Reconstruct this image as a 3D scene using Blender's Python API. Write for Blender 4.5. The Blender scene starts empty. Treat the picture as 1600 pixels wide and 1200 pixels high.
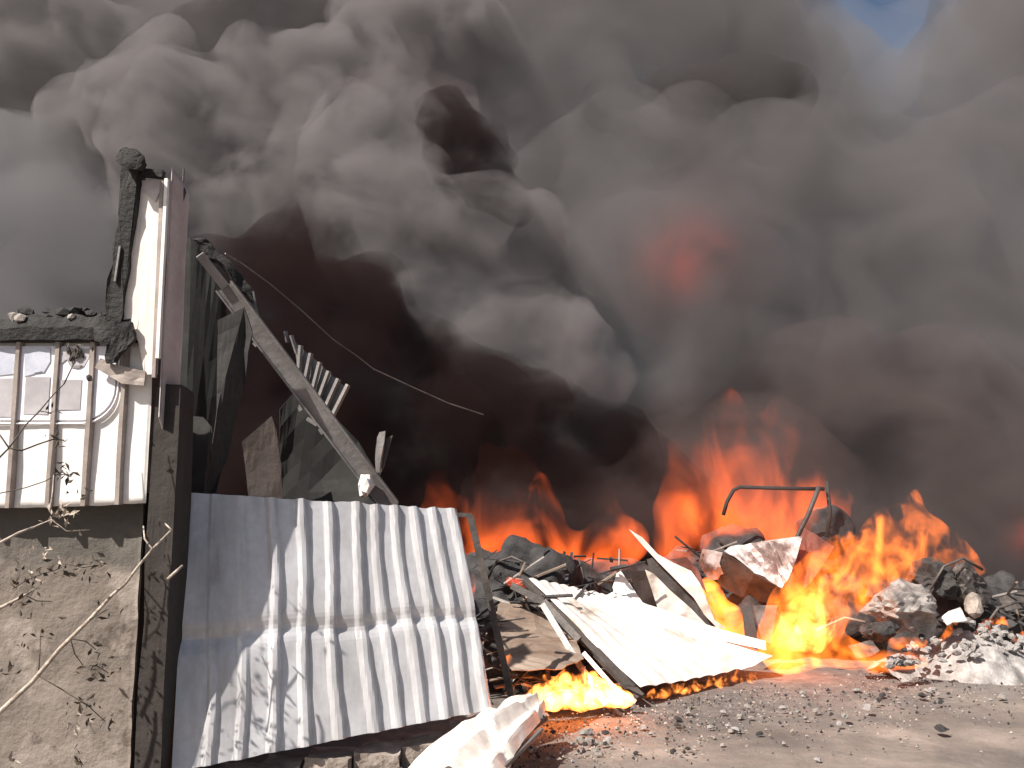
import bpy, bmesh, math, random
import numpy as np
from mathutils import Vector, Matrix, noise as mnoise

random.seed(7)
RNG = np.random.RandomState(11)
S = bpy.context.scene
C = S.collection

# ------------------------------------------------------------------ camera, sky, sun, exposure
F = 1385.0
PITCH = math.atan(180.0 / F)
CAMZ = 1.7
cam = bpy.data.cameras.new('camera')
cam.sensor_width = 36.0
cam.lens = 36.0 * F / 1600.0
cam.clip_end = 4000
camo = bpy.data.objects.new('camera', cam)
C.objects.link(camo)
camo.location = (0, 0, CAMZ)
camo.rotation_euler = (math.pi / 2 + PITCH, 0, 0)
S.camera = camo

TO_SUN = Vector((-0.66, -0.60, 0.95)).normalized()
SUN_EL = math.asin(TO_SUN.z)
w = bpy.data.worlds.new('World')
S.world = w
w.use_nodes = True
nt = w.node_tree
bg = nt.nodes['Background']
sky = nt.nodes.new('ShaderNodeTexSky')
sky.sky_type = 'NISHITA'
sky.sun_disc = False
sky.dust_density = 3.0
sky.sun_elevation = SUN_EL
sky.sun_rotation = math.atan2(TO_SUN.x, TO_SUN.y)
nt.links.new(sky.outputs[0], bg.inputs[0])
bg.inputs[1].default_value = 0.05

sl = bpy.data.lights.new('sun', 'SUN')
sl.energy = 4.8
sl.angle = math.radians(0.5)
sl.color = (1.0, 0.93, 0.85)
so = bpy.data.objects.new('sun', sl)
C.objects.link(so)
so.rotation_euler = TO_SUN.to_track_quat('Z', 'Y').to_euler()
so.location = (-20, -20, 40)

S.view_settings.view_transform = 'Standard'
S.view_settings.look = 'None'
S.view_settings.gamma = 1
S.view_settings.use_curve_mapping = False
S.view_settings.exposure = 0.85

S.render.engine = 'CYCLES'
cy = S.cycles
cy.max_bounces = 10
cy.diffuse_bounces = 3
cy.glossy_bounces = 3
cy.transmission_bounces = 4
cy.volume_bounces = 4
cy.transparent_max_bounces = 48
cy.sample_clamp_indirect = 6
cy.volume_max_steps = 256
try:
    cy.use_denoising = True
    cy.denoiser = 'OPENIMAGEDENOISE'
except Exception:
    pass


# ------------------------------------------------------------------ helpers
def P(px, py, Y):
    """point of the scene at distance Y (metres along the ground) seen at a place in the photograph"""
    x = (px - 800.0) / F
    y = -(py - 600.0) / F
    d = Vector((x, math.cos(PITCH) - y * math.sin(PITCH), math.sin(PITCH) + y * math.cos(PITCH)))
    t = Y / d.y
    return Vector((d.x * t, Y, CAMZ + d.z * t))


def pxm(px, Y):
    return px / F * Y


def _hash(ix, iy, iz, seed):
    h = (ix.astype(np.int64) * 374761393 + iy.astype(np.int64) * 668265263 + iz.astype(np.int64) * 2147483647 + seed * 974711) & 0xffffffff
    h = ((h ^ (h >> 13)) * 1274126177) & 0xffffffff
    h = h ^ (h >> 16)
    return (h & 0xffff) / 32767.5 - 1.0


def vnoise(p, seed=0):
    i = np.floor(p)
    f = p - i
    u = f * f * f * (f * (f * 6 - 15) + 10)
    i = i.astype(np.int64)
    r = 0
    for dx in (0, 1):
        wx = u[:, 0] if dx else 1 - u[:, 0]
        for dy in (0, 1):
            wy = u[:, 1] if dy else 1 - u[:, 1]
            for dz in (0, 1):
                wz = u[:, 2] if dz else 1 - u[:, 2]
                r = r + wx * wy * wz * _hash(i[:, 0] + dx, i[:, 1] + dy, i[:, 2] + dz, seed)
    return r


def fbm(p, octs=4, seed=0, gain=0.5):
    a, s, r = 1.0, 1.0, 0
    for k in range(octs):
        r = r + a * vnoise(p * s + 17.3 * k, seed + k)
        a *= gain
        s *= 2.03
    return r


def tag(o, label=None, cat=None, group=None, kind=None):
    if label: o['label'] = label
    if cat: o['category'] = cat
    if group: o['group'] = group
    if kind: o['kind'] = kind
    return o


def link(name, me, mats=None, parent=None, smooth=False):
    o = bpy.data.objects.new(name, me)
    C.objects.link(o)
    if mats is not None:
        for m in (mats if isinstance(mats, (list, tuple)) else [mats]):
            me.materials.append(m)
    if parent is not None:
        o.parent = parent
        o.matrix_parent_inverse = Matrix.Translation(-Vector(parent.location))
    if smooth and len(me.polygons):
        me.polygons.foreach_set('use_smooth', [True] * len(me.polygons))
    return o


def empty(name, loc):
    o = bpy.data.objects.new(name, None)
    C.objects.link(o)
    o.location = loc
    o.empty_display_size = 0.1
    return o


def mesh(name, verts, faces):
    me = bpy.data.meshes.new(name)
    me.from_pydata([tuple(v) for v in verts], [], faces)
    me.update()
    return me


def sheet_mesh(name, fn, nu, nv, thick=0.004):
    """a bent sheet with real thickness: fn(u, v) -> Vector"""
    g = [[fn(i / nu, j / nv) for i in range(nu + 1)] for j in range(nv + 1)]
    n = []
    for j in range(nv + 1):
        for i in range(nu + 1):
            a = g[j][min(i + 1, nu)] - g[j][max(i - 1, 0)]
            b = g[min(j + 1, nv)][i] - g[max(j - 1, 0)][i]
            c = a.cross(b)
            n.append(c.normalized() if c.length > 1e-9 else Vector((0, -1, 0)))
    W = nu + 1
    N = W * (nv + 1)
    fl = [g[j][i] for j in range(nv + 1) for i in range(W)]
    verts = [p + q * (thick / 2) for p, q in zip(fl, n)] + [p - q * (thick / 2) for p, q in zip(fl, n)]
    faces = []
    for j in range(nv):
        for i in range(nu):
            a, b, c, d = j * W + i, j * W + i + 1, (j + 1) * W + i + 1, (j + 1) * W + i
            faces.append((a, b, c, d))
            faces.append((N + d, N + c, N + b, N + a))
    for i in range(nu):
        faces.append((N + i, N + i + 1, i + 1, i))
        k = nv * W + i
        faces.append((k, k + 1, N + k + 1, N + k))
    for j in range(nv):
        a, b = j * W, (j + 1) * W
        faces.append((N + b, N + a, a, b)[::-1])
        a, b = j * W + nu, (j + 1) * W + nu
        faces.append((N + a, N + b, b, a)[::-1])
    return mesh(name, verts, faces)


def bil(tl, tr, br, bl):
    """u left to right, v top to bottom"""
    def f(u, v):
        return tl.lerp(tr, u).lerp(bl.lerp(br, u), v)
    return f


def n1(x, y=0.0, z=0.0, seed=0):
    return mnoise.noise(Vector((x + seed * 7.31, y + seed * 3.17, z - seed * 5.73)))


def tube_verts(pts, radii, seg=6):
    pts = [Vector(p) for p in pts]
    verts, faces = [], []
    for k, p in enumerate(pts):
        d = (pts[min(k + 1, len(pts) - 1)] - pts[max(k - 1, 0)]).normalized()
        a = d.cross(Vector((0.31, 0.9, 0.2))).normalized()
        b = d.cross(a)
        for s in range(seg):
            t = 2 * math.pi * s / seg
            verts.append(p + (a * math.cos(t) + b * math.sin(t)) * radii[k])
    for k in range(len(pts) - 1):
        for s in range(seg):
            s2 = (s + 1) % seg
            faces.append((k * seg + s, k * seg + s2, (k + 1) * seg + s2, (k + 1) * seg + s))
    faces.append(tuple(range(seg))[::-1])
    faces.append(tuple((len(pts) - 1) * seg + s for s in range(seg)))
    return verts, faces


class MB:
    def __init__(self):
        self.v, self.f = [], []

    def add(self, v, f):
        o = len(self.v)
        self.v += [Vector(x) for x in v]
        self.f += [tuple(i + o for i in q) for q in f]
        return self

    def tube(self, pts, r, seg=6):
        if not isinstance(r, (list, tuple)): r = [r] * len(pts)
        return self.add(*tube_verts(pts, r, seg))

    def bar(self, a, b, wd, dp, up=None):
        """box bar from a to b, width wd (across view), depth dp"""
        a, b = Vector(a), Vector(b)
        d = (b - a).normalized()
        up = Vector(up) if up else Vector((0, 1, 0))
        s = d.cross(up).normalized()
        t = s.cross(d).normalized()
        v = []
        for p in (a, b):
            for i, j in ((-1, -1), (1, -1), (1, 1), (-1, 1)):
                v.append(p + s * (wd / 2 * i) + t * (dp / 2 * j))
        f = [(3, 2, 1, 0), (4, 5, 6, 7)] + [(k, (k + 1) % 4, 4 + (k + 1) % 4, 4 + k) for k in range(4)]
        return self.add(v, f)

    def box(self, lo, hi):
        x0, y0, z0 = lo
        x1, y1, z1 = hi
        v = [(x0, y0, z0), (x1, y0, z0), (x1, y1, z0), (x0, y1, z0), (x0, y0, z1), (x1, y0, z1), (x1, y1, z1), (x0, y1, z1)]
        f = [(3, 2, 1, 0), (4, 5, 6, 7), (0, 1, 5, 4), (1, 2, 6, 5), (2, 3, 7, 6), (3, 0, 4, 7)]
        return self.add(v, f)

    def poly(self, pts, back):
        """a flat outline given thickness along the vector back"""
        n = len(pts)
        pts = [Vector(p) for p in pts]
        bk = Vector(back)
        v = pts + [p + bk for p in pts]
        f = [tuple(range(n)), tuple(range(2 * n - 1, n - 1, -1))]
        f += [(i, n + i, n + (i + 1) % n, (i + 1) % n) for i in range(n)]
        return self.add(v, f)

    def build(self, name, m, parent=None, smooth=False):
        me = mesh(name, self.v, self.f)
        bm = bmesh.new(); bm.from_mesh(me)
        bmesh.ops.recalc_face_normals(bm, faces=bm.faces)
        bm.to_mesh(me); bm.free()
        return link(name, me, m, parent, smooth)


def rough_up(o, amp, scale, seed=0, octs=3, subdiv=0):
    """push a mesh's points about with noise: buckling, burnt edges, crumbling"""
    me = o.data
    if subdiv:
        bm = bmesh.new(); bm.from_mesh(me)
        bmesh.ops.subdivide_edges(bm, edges=bm.edges, cuts=subdiv, use_grid_fill=True)
        bm.to_mesh(me); bm.free()
    n = len(me.vertices)
    co = np.empty(n * 3); me.vertices.foreach_get('co', co); co = co.reshape(-1, 3)
    d = np.stack([fbm(co * scale + 31.7 * k, octs, seed + 10 * k) for k in range(3)], 1)
    co = co + d * amp
    me.vertices.foreach_set('co', co.ravel()); me.update()
    return o


def lump_mesh(name, r, seed, sub=2, amp=0.35, scale=1.2, squash=(1, 1, 1), ridge=False):
    bm = bmesh.new()
    bmesh.ops.create_icosphere(bm, subdivisions=sub, radius=1.0)
    me = bpy.data.meshes.new(name)
    bm.to_mesh(me); bm.free()
    n = len(me.vertices)
    co = np.empty(n * 3); me.vertices.foreach_get('co', co); co = co.reshape(-1, 3)
    k = fbm(co * scale + seed * 3.1, 3, seed)
    if ridge: k = np.abs(k) * 1.6 - 0.5
    co = co * (1 + amp * k)[:, None] * np.array(squash) * r
    me.vertices.foreach_set('co', co.ravel()); me.update()
    return me


# ------------------------------------------------------------------ materials
def newmat(name):
    m = bpy.data.materials.new(name)
    m.use_nodes = True
    t = m.node_tree
    b = t.nodes['Principled BSDF']
    return m, t, b


def N(t, typ, **kw):
    n = t.nodes.new(typ)
    for k, v in kw.items():
        setattr(n, k, v)
    return n


def ramp(t, src, stops):
    r = N(t, 'ShaderNodeValToRGB')
    el = r.color_ramp.elements
    while len(el) < len(stops): el.new(0.5)
    for e, (p, c) in zip(el, stops):
        e.position = p
        e.color = (*c, 1) if len(c) == 3 else c
    t.links.new(src, r.inputs[0])
    return r.outputs[0]


def noise(t, scale, detail=5, rough=0.55, vec=None, dist=0.0):
    n = N(t, 'ShaderNodeTexNoise')
    n.inputs['Scale'].default_value = scale
    n.inputs['Detail'].default_value = detail
    n.inputs['Roughness'].default_value = rough
    n.inputs['Distortion'].default_value = dist
    if vec is None:
        vec = N(t, 'ShaderNodeTexCoord').outputs['Object']
    t.links.new(vec, n.inputs['Vector'])
    return n.outputs['Fac']


def stretch(t, sx, sy, sz):
    tc = N(t, 'ShaderNodeTexCoord')
    mp = N(t, 'ShaderNodeMapping')
    mp.inputs['Scale'].default_value = (sx, sy, sz)
    t.links.new(tc.outputs['Object'], mp.inputs['Vector'])
    return mp.outputs[0]


def mixc(t, fac, a, b):
    m = N(t, 'ShaderNodeMix', data_type='RGBA')
    if isinstance(fac, float): m.inputs[0].default_value = fac
    else: t.links.new(fac, m.inputs[0])
    for sock, v in ((m.inputs[6], a), (m.inputs[7], b)):
        if isinstance(v, tuple): sock.default_value = (*v, 1)
        else: t.links.new(v, sock)
    return m.outputs[2]


def bump(t, b, h, strength=0.4, dist=0.02):
    n = N(t, 'ShaderNodeBump')
    n.inputs['Strength'].default_value = strength
    n.inputs['Distance'].default_value = dist
    t.links.new(h, n.inputs['Height'])
    t.links.new(n.outputs[0], b.inputs['Normal'])


def surf(name, base, dark, metallic=0.0, rough=0.6, scale=4.0, lo=0.4, hi=0.7, bscale=20, bstr=0.3, vec=None, third=None, bdist=0.02):
    m, t, b = newmat(name)
    f = noise(t, scale, 6, 0.6, stretch(t, *vec) if vec else None)
    stops = [(lo, dark), (hi, base)]
    if third: stops = [(lo - 0.08, third), (lo + 0.04, dark), (hi, base)]
    c = ramp(t, f, stops)
    g = noise(t, scale * 9, 4, 0.6)
    c2 = mixc(t, ramp(t, g, [(0.35, (0.0,) * 3), (0.75, (0.35,) * 3)]), c, tuple(0.75 * x for x in dark))
    t.links.new(c2, b.inputs['Base Color'])
    b.inputs['Metallic'].default_value = metallic
    rr = N(t, 'ShaderNodeMapRange')
    rr.inputs['To Min'].default_value = max(0.05, rough - 0.12)
    rr.inputs['To Max'].default_value = min(1, rough + 0.12)
    t.links.new(g, rr.inputs['Value'])
    t.links.new(rr.outputs[0], b.inputs['Roughness'])
    bump(t, b, noise(t, bscale, 5, 0.6), bstr, bdist)
    return m


M = {}
M['sheet'] = surf('galvanised_sheet', (0.545, 0.545, 0.565), (0.38, 0.375, 0.38), 0.2, 0.38, 2.2, 0.34, 0.56, 7, 0.12, (1.6, 1.6, 0.35), (0.20, 0.17, 0.15))
M['white_sheet'] = surf('white_painted_sheet', (0.82, 0.80, 0.77), (0.66, 0.63, 0.59), 0.0, 0.45, 2.2, 0.28, 0.5, 9, 0.10)
M['tower_sheet'] = surf('pinkish_white_sheet', (0.80, 0.74, 0.68), (0.66, 0.55, 0.47), 0.0, 0.45, 2.6, 0.25, 0.45, 9, 0.10, (1, 1, 0.4))
M['trim'] = surf('grey_trim', (0.56, 0.51, 0.50), (0.42, 0.37, 0.36), 0.1, 0.5, 3, 0.35, 0.6, 20, 0.1)
M['seam'] = surf('dull_seam', (0.36, 0.31, 0.28), (0.22, 0.18, 0.16), 0.1, 0.55, 5, 0.35, 0.6, 30, 0.1)
M['lavender'] = surf('lavender_white_board', (0.80, 0.79, 0.84), (0.72, 0.70, 0.77), 0.0, 0.4, 4, 0.3, 0.5, 20, 0.05)
M['pane'] = surf('grey_pane', (0.50, 0.48, 0.50), (0.36, 0.34, 0.355), 0.0, 0.35, 3, 0.35, 0.6, 20, 0.05)
M['blue_pane'] = surf('bluish_pane', (0.56, 0.58, 0.66), (0.42, 0.44, 0.52), 0.0, 0.3, 7, 0.35, 0.6, 20, 0.05)
M['char'] = surf('charred_black', (0.022, 0.020, 0.018), (0.010, 0.009, 0.009), 0.0, 0.8, 6, 0.35, 0.65, 25, 0.9)
M['char_grey'] = surf('sooty_grey', (0.052, 0.049, 0.047), (0.024, 0.022, 0.021), 0.0, 0.85, 3, 0.35, 0.65, 10, 0.3)
M['char_green'] = surf('sooty_green_grey', (0.028, 0.0275, 0.025), (0.013, 0.013, 0.012), 0.0, 0.85, 2, 0.35, 0.7, 6, 0.15, (1, 1, 0.3))
M['char_brown'] = surf('sooty_brown', (0.052, 0.034, 0.028), (0.026, 0.018, 0.016), 0.0, 0.8, 2, 0.35, 0.65, 15, 0.4)
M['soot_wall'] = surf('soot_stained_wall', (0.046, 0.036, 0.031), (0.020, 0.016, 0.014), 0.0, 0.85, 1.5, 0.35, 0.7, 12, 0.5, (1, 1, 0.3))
M['steel'] = surf('bare_steel', (0.23, 0.215, 0.21), (0.13, 0.12, 0.115), 0.3, 0.5, 4, 0.35, 0.65, 25, 0.2)
M['dark_steel'] = surf('burnt_steel', (0.12, 0.105, 0.095), (0.05, 0.042, 0.038), 0.2, 0.6, 6, 0.35, 0.65, 25, 0.3)
M['rust'] = surf('rusty_sheet', (0.36, 0.29, 0.23), (0.17, 0.115, 0.085), 0.1, 0.6, 3, 0.35, 0.65, 15, 0.3, (0.4, 1, 1))
M['firelit_red'] = surf('firelit_red_sheet', (0.30, 0.10, 0.07), (0.13, 0.05, 0.04), 0.0, 0.7, 4, 0.35, 0.65, 15, 0.3)  # red of the firelight put into the sheet's base colour
M['scorched'] = surf('scorched_sheet', (0.62, 0.58, 0.56), (0.22, 0.15, 0.13), 0.1, 0.45, 3.2, 0.40, 0.53, 15, 0.25, None, (0.08, 0.05, 0.045))
M['stone'] = surf('grey_stone', (0.36, 0.33, 0.30), (0.20, 0.18, 0.165), 0.0, 0.85, 9, 0.35, 0.65, 40, 0.5)
M['ash'] = surf('pale_ash', (0.44, 0.415, 0.40), (0.20, 0.185, 0.175), 0.0, 0.9, 6, 0.38, 0.62, 40, 0.5)
M['cinder'] = surf('dark_cinder', (0.062, 0.058, 0.058), (0.020, 0.019, 0.019), 0.0, 0.9, 7, 0.35, 0.65, 40, 0.6)
M['rubble'] = surf('kerb_rubble', (0.44, 0.38, 0.33), (0.20, 0.165, 0.14), 0.0, 0.9, 5, 0.38, 0.62, 22, 0.8)
M['bark'] = surf('pale_bark', (0.52, 0.45, 0.38), (0.24, 0.185, 0.14), 0.0, 0.75, 25, 0.35, 0.6, 60, 0.4)
M['leaf'] = surf('withered_leaf', (0.085, 0.062, 0.042), (0.035, 0.026, 0.02), 0.0, 0.7, 15, 0.35, 0.65, 60, 0.3)
M['beam'] = surf('grey_beam_steel', (0.34, 0.32, 0.315), (0.20, 0.185, 0.18), 0.2, 0.5, 4, 0.35, 0.65, 25, 0.2)
M['white_scrap'] = surf('sooty_white_sheet', (0.74, 0.70, 0.65), (0.55, 0.49, 0.43), 0.0, 0.45, 2.6, 0.34, 0.46, 9, 0.10, None, (0.20, 0.155, 0.13))
M['wire'] = surf('sooty_wire', (0.16, 0.13, 0.12), (0.08, 0.066, 0.06), 0.2, 0.6, 8, 0.35, 0.65, 60, 0.2)


def mat_concrete():
    m, t, b = newmat('brown_plaster')
    big = noise(t, 1.1, 6, 0.6)
    c = ramp(t, big, [(0.30, (0.115, 0.094, 0.079)), (0.5, (0.18, 0.150, 0.127)), (0.7, (0.245, 0.21, 0.18))])
    spot = noise(t, 5.5, 5, 0.62, None, 0.5)
    c = mixc(t, ramp(t, spot, [(0.60, (0, 0, 0)), (0.66, (0.8,) * 3)]), c, (0.09, 0.068, 0.055))
    pale = noise(t, 2.3, 5, 0.6)
    c = mixc(t, ramp(t, pale, [(0.53, (0, 0, 0)), (0.58, (0.6,) * 3)]), c, (0.31, 0.265, 0.23))
    # soot and the overhang's shade painted together: a ragged dark band under the cladding
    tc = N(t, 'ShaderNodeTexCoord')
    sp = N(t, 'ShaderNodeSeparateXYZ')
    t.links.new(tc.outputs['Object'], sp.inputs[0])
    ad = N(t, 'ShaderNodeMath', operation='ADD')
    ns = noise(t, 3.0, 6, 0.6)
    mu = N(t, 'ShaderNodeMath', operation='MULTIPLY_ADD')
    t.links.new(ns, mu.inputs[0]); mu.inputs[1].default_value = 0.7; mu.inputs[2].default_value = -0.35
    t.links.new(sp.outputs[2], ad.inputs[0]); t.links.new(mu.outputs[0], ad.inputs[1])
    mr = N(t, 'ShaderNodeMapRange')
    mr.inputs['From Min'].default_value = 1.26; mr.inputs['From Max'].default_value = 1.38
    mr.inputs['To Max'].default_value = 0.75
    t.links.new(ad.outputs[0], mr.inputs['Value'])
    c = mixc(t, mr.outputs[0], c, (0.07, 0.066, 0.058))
    t.links.new(c, b.inputs['Base Color'])
    b.inputs['Roughness'].default_value = 0.9
    bump(t, b, noise(t, 14, 8, 0.65), 0.6, 0.03)
    return m


def mat_ground():
    m, t, b = newmat('scorched_dirt')
    a = noise(t, 0.9, 7, 0.62, None, 0.3)
    c = ramp(t, a, [(0.30, (0.10, 0.084, 0.074)), (0.44, (0.155, 0.130, 0.114)), (0.55, (0.23, 0.19, 0.163)), (0.66, (0.325, 0.265, 0.227))])
    k = noise(t, 6, 6, 0.65)
    c = mixc(t, ramp(t, k, [(0.45, (0, 0, 0)), (0.7, (0.4,) * 3)]), c, (0.10, 0.088, 0.079))
    # ash and cinders lie thickest towards the burning heap
    tc = N(t, 'ShaderNodeTexCoord')
    sp = N(t, 'ShaderNodeSeparateXYZ'); t.links.new(tc.outputs['Object'], sp.inputs[0])
    e = N(t, 'ShaderNodeMath', operation='MULTIPLY_ADD')
    t.links.new(sp.outputs[0], e.inputs[0]); e.inputs[1].default_value = -0.32; t.links.new(sp.outputs[1], e.inputs[2])
    e2 = N(t, 'ShaderNodeMath', operation='MULTIPLY_ADD')
    t.links.new(noise(t, 1.7, 6, 0.6), e2.inputs[0]); e2.inputs[1].default_value = 2.2; t.links.new(e.outputs[0], e2.inputs[2])
    mr = N(t, 'ShaderNodeMapRange')
    mr.inputs['From Min'].default_value = 7.2; mr.inputs['From Max'].default_value = 8.3; mr.inputs['To Max'].default_value = 0.8
    t.links.new(e2.outputs[0], mr.inputs['Value'])
    cind = ramp(t, noise(t, 9, 6, 0.65), [(0.35, (0.08, 0.073, 0.069)), (0.6, (0.155, 0.14, 0.131)), (0.74, (0.29, 0.265, 0.248))])
    c = mixc(t, mr.outputs[0], c, cind)
    t.links.new(c, b.inputs['Base Color'])
    b.inputs['Roughness'].default_value = 0.95
    bump(t, b, noise(t, 18, 8, 0.7), 0.7, 0.03)
    return m


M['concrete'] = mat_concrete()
M['ground'] = mat_ground()


def film(t, out, kind='emit', col=(1, .3, .05), fac=0.02):
    """a barely visible skin: the boundary of the gas"""
    tr = N(t, 'ShaderNodeBsdfTransparent')
    if kind == 'emit':
        e = N(t, 'ShaderNodeEmission'); e.inputs[0].default_value = (*col, 1); e.inputs[1].default_value = 0.5
    else:
        e = N(t, 'ShaderNodeBsdfDiffuse'); e.inputs[0].default_value = (*col, 1)
    mx = N(t, 'ShaderNodeMixShader')
    mx.inputs[0].default_value = fac
    t.links.new(tr.outputs[0], mx.inputs[1]); t.links.new(e.outputs[0], mx.inputs[2])
    t.links.new(mx.outputs[0], out.inputs['Surface'])


def mat_smoke(name, col, density, het=None, skin=True, aniso=0.0):
    m = bpy.data.materials.new(name)
    m.use_nodes = True
    t = m.node_tree
    t.nodes.clear()
    out = N(t, 'ShaderNodeOutputMaterial')
    v = N(t, 'ShaderNodeVolumePrincipled')
    v.inputs['Color'].default_value = (*col, 1)
    v.inputs['Density'].default_value = density
    v.inputs['Anisotropy'].default_value = aniso
    if het:
        sc, lo, hi, dist, step = het
        f = noise(t, sc, 5, 0.63, stretch(t, 1, 1, 1.15), dist)
        mr = N(t, 'ShaderNodeMapRange')
        mr.interpolation_type = 'SMOOTHSTEP'
        mr.inputs['From Min'].default_value = lo; mr.inputs['From Max'].default_value = hi
        mr.inputs['To Max'].default_value = density
        t.links.new(f, mr.inputs['Value'])
        t.links.new(mr.outputs[0], v.inputs['Density'])
        m.cycles.volume_step_rate = step
    t.links.new(v.outputs[0], out.inputs['Volume'])
    if skin: film(t, out, 'diffuse', col, 0.015)
    return m


def mat_fire(name, col, strength, scale, lo, wid, climb, zb, h, soot=0.0, step=0.4, fade=None):
    """glowing gas: turbulent emission that thins out as it climbs"""
    m = bpy.data.materials.new(name)
    m.use_nodes = True
    t = m.node_tree
    t.nodes.clear()
    out = N(t, 'ShaderNodeOutputMaterial')
    f = noise(t, 1.0, 4, 0.6, stretch(t, *scale), 1.2)
    tc = N(t, 'ShaderNodeTexCoord')
    sp = N(t, 'ShaderNodeSeparateXYZ'); t.links.new(tc.outputs['Object'], sp.inputs[0])
    hz = N(t, 'ShaderNodeMapRange')
    hz.inputs['From Min'].default_value = zb; hz.inputs['From Max'].default_value = zb + h
    t.links.new(sp.outputs[2], hz.inputs['Value'])
    sb = N(t, 'ShaderNodeMath', operation='MULTIPLY_ADD')
    t.links.new(hz.outputs[0], sb.inputs[0]); sb.inputs[1].default_value = -climb; t.links.new(f, sb.inputs[2])
    mr = N(t, 'ShaderNodeMapRange')
    mr.interpolation_type = 'SMOOTHSTEP'
    mr.inputs['From Min'].default_value = lo; mr.inputs['From Max'].default_value = lo + wid
    mr.inputs['To Min'].default_value = 0.0
    mr.inputs['To Max'].default_value = strength
    t.links.new(sb.outputs[0], mr.inputs['Value'])
    glow = mr.outputs[0]
    if fade:                      # a glow that dies away from its heart
        c_, r_ = fade
        dn = N(t, 'ShaderNodeVectorMath', operation='DISTANCE')
        t.links.new(tc.outputs['Object'], dn.inputs[0]); dn.inputs[1].default_value = tuple(c_)
        fr = N(t, 'ShaderNodeMapRange'); fr.interpolation_type = 'SMOOTHERSTEP'
        fr.inputs['From Min'].default_value = 0.0; fr.inputs['From Max'].default_value = r_
        fr.inputs['To Min'].default_value = 1.0; fr.inputs['To Max'].default_value = 0.0
        t.links.new(dn.outputs['Value'], fr.inputs['Value'])
        ml = N(t, 'ShaderNodeMath', operation='MULTIPLY')
        t.links.new(glow, ml.inputs[0]); t.links.new(fr.outputs[0], ml.inputs[1])
        glow = ml.outputs[0]
    v = N(t, 'ShaderNodeVolumePrincipled')
    v.inputs['Color'].default_value = (0.15, 0.1, 0.08, 1)
    v.inputs['Density'].default_value = soot
    v.inputs['Emission Color'].default_value = (*col, 1)
    t.links.new(glow, v.inputs['Emission Strength'])
    t.links.new(v.outputs[0], out.inputs['Volume'])
    film(t, out, 'emit', col, 0.004)
    m.cycles.volume_step_rate = step
    return m


# ------------------------------------------------------------------ ground
def ground():
    xs = np.concatenate([np.linspace(-400, -12, 12)[:-1], np.linspace(-12, 14, 180), np.linspace(14, 400, 12)[1:]])
    ys = np.concatenate([np.linspace(-60, 2, 8)[:-1], np.linspace(2, 14, 120), np.linspace(14, 900, 14)[1:]])
    X, Y = np.meshgrid(xs, ys)
    p = np.stack([X.ravel(), Y.ravel(), np.zeros(X.size)], 1)
    near = np.clip(1 - np.abs(p[:, 1] - 8) / 8, 0, 1)
    z = near * (0.035 * fbm(p * 0.8, 3, 5) + 0.018 * fbm(p * 4, 3, 8))
    p[:, 2] = z - 0.02
    W = len(xs)
    faces = [(j * W + i, j * W + i + 1, (j + 1) * W + i + 1, (j + 1) * W + i) for j in range(len(ys) - 1) for i in range(W - 1)]
    o = link('ground', mesh('ground', p, faces), M['ground'], None, True)
    tag(o, 'brown scorched dirt yard strewn with ash', None, None, 'structure')


ground()

# ------------------------------------------------------------------ smoke and fire
def drop_crumbs(m2):
    bm = bmesh.new(); bm.from_mesh(m2)
    seen = set(); drop = []; isl = []
    for v0 in bm.verts:
        if v0.index in seen: continue
        st = [v0]; seen.add(v0.index); comp = []
        while st:
            q = st.pop(); comp.append(q)
            for e in q.link_edges:
                w_ = e.other_vert(q)
                if w_.index not in seen: seen.add(w_.index); st.append(w_)
        isl.append(comp)
    big = max(len(c_) for c_ in isl)
    for c_ in isl:
        if len(c_) < max(80, 0.02 * big): drop += c_
    if drop:
        bmesh.ops.delete(bm, geom=drop, context='VERTS')
    bm.to_mesh(m2); bm.free()


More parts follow.
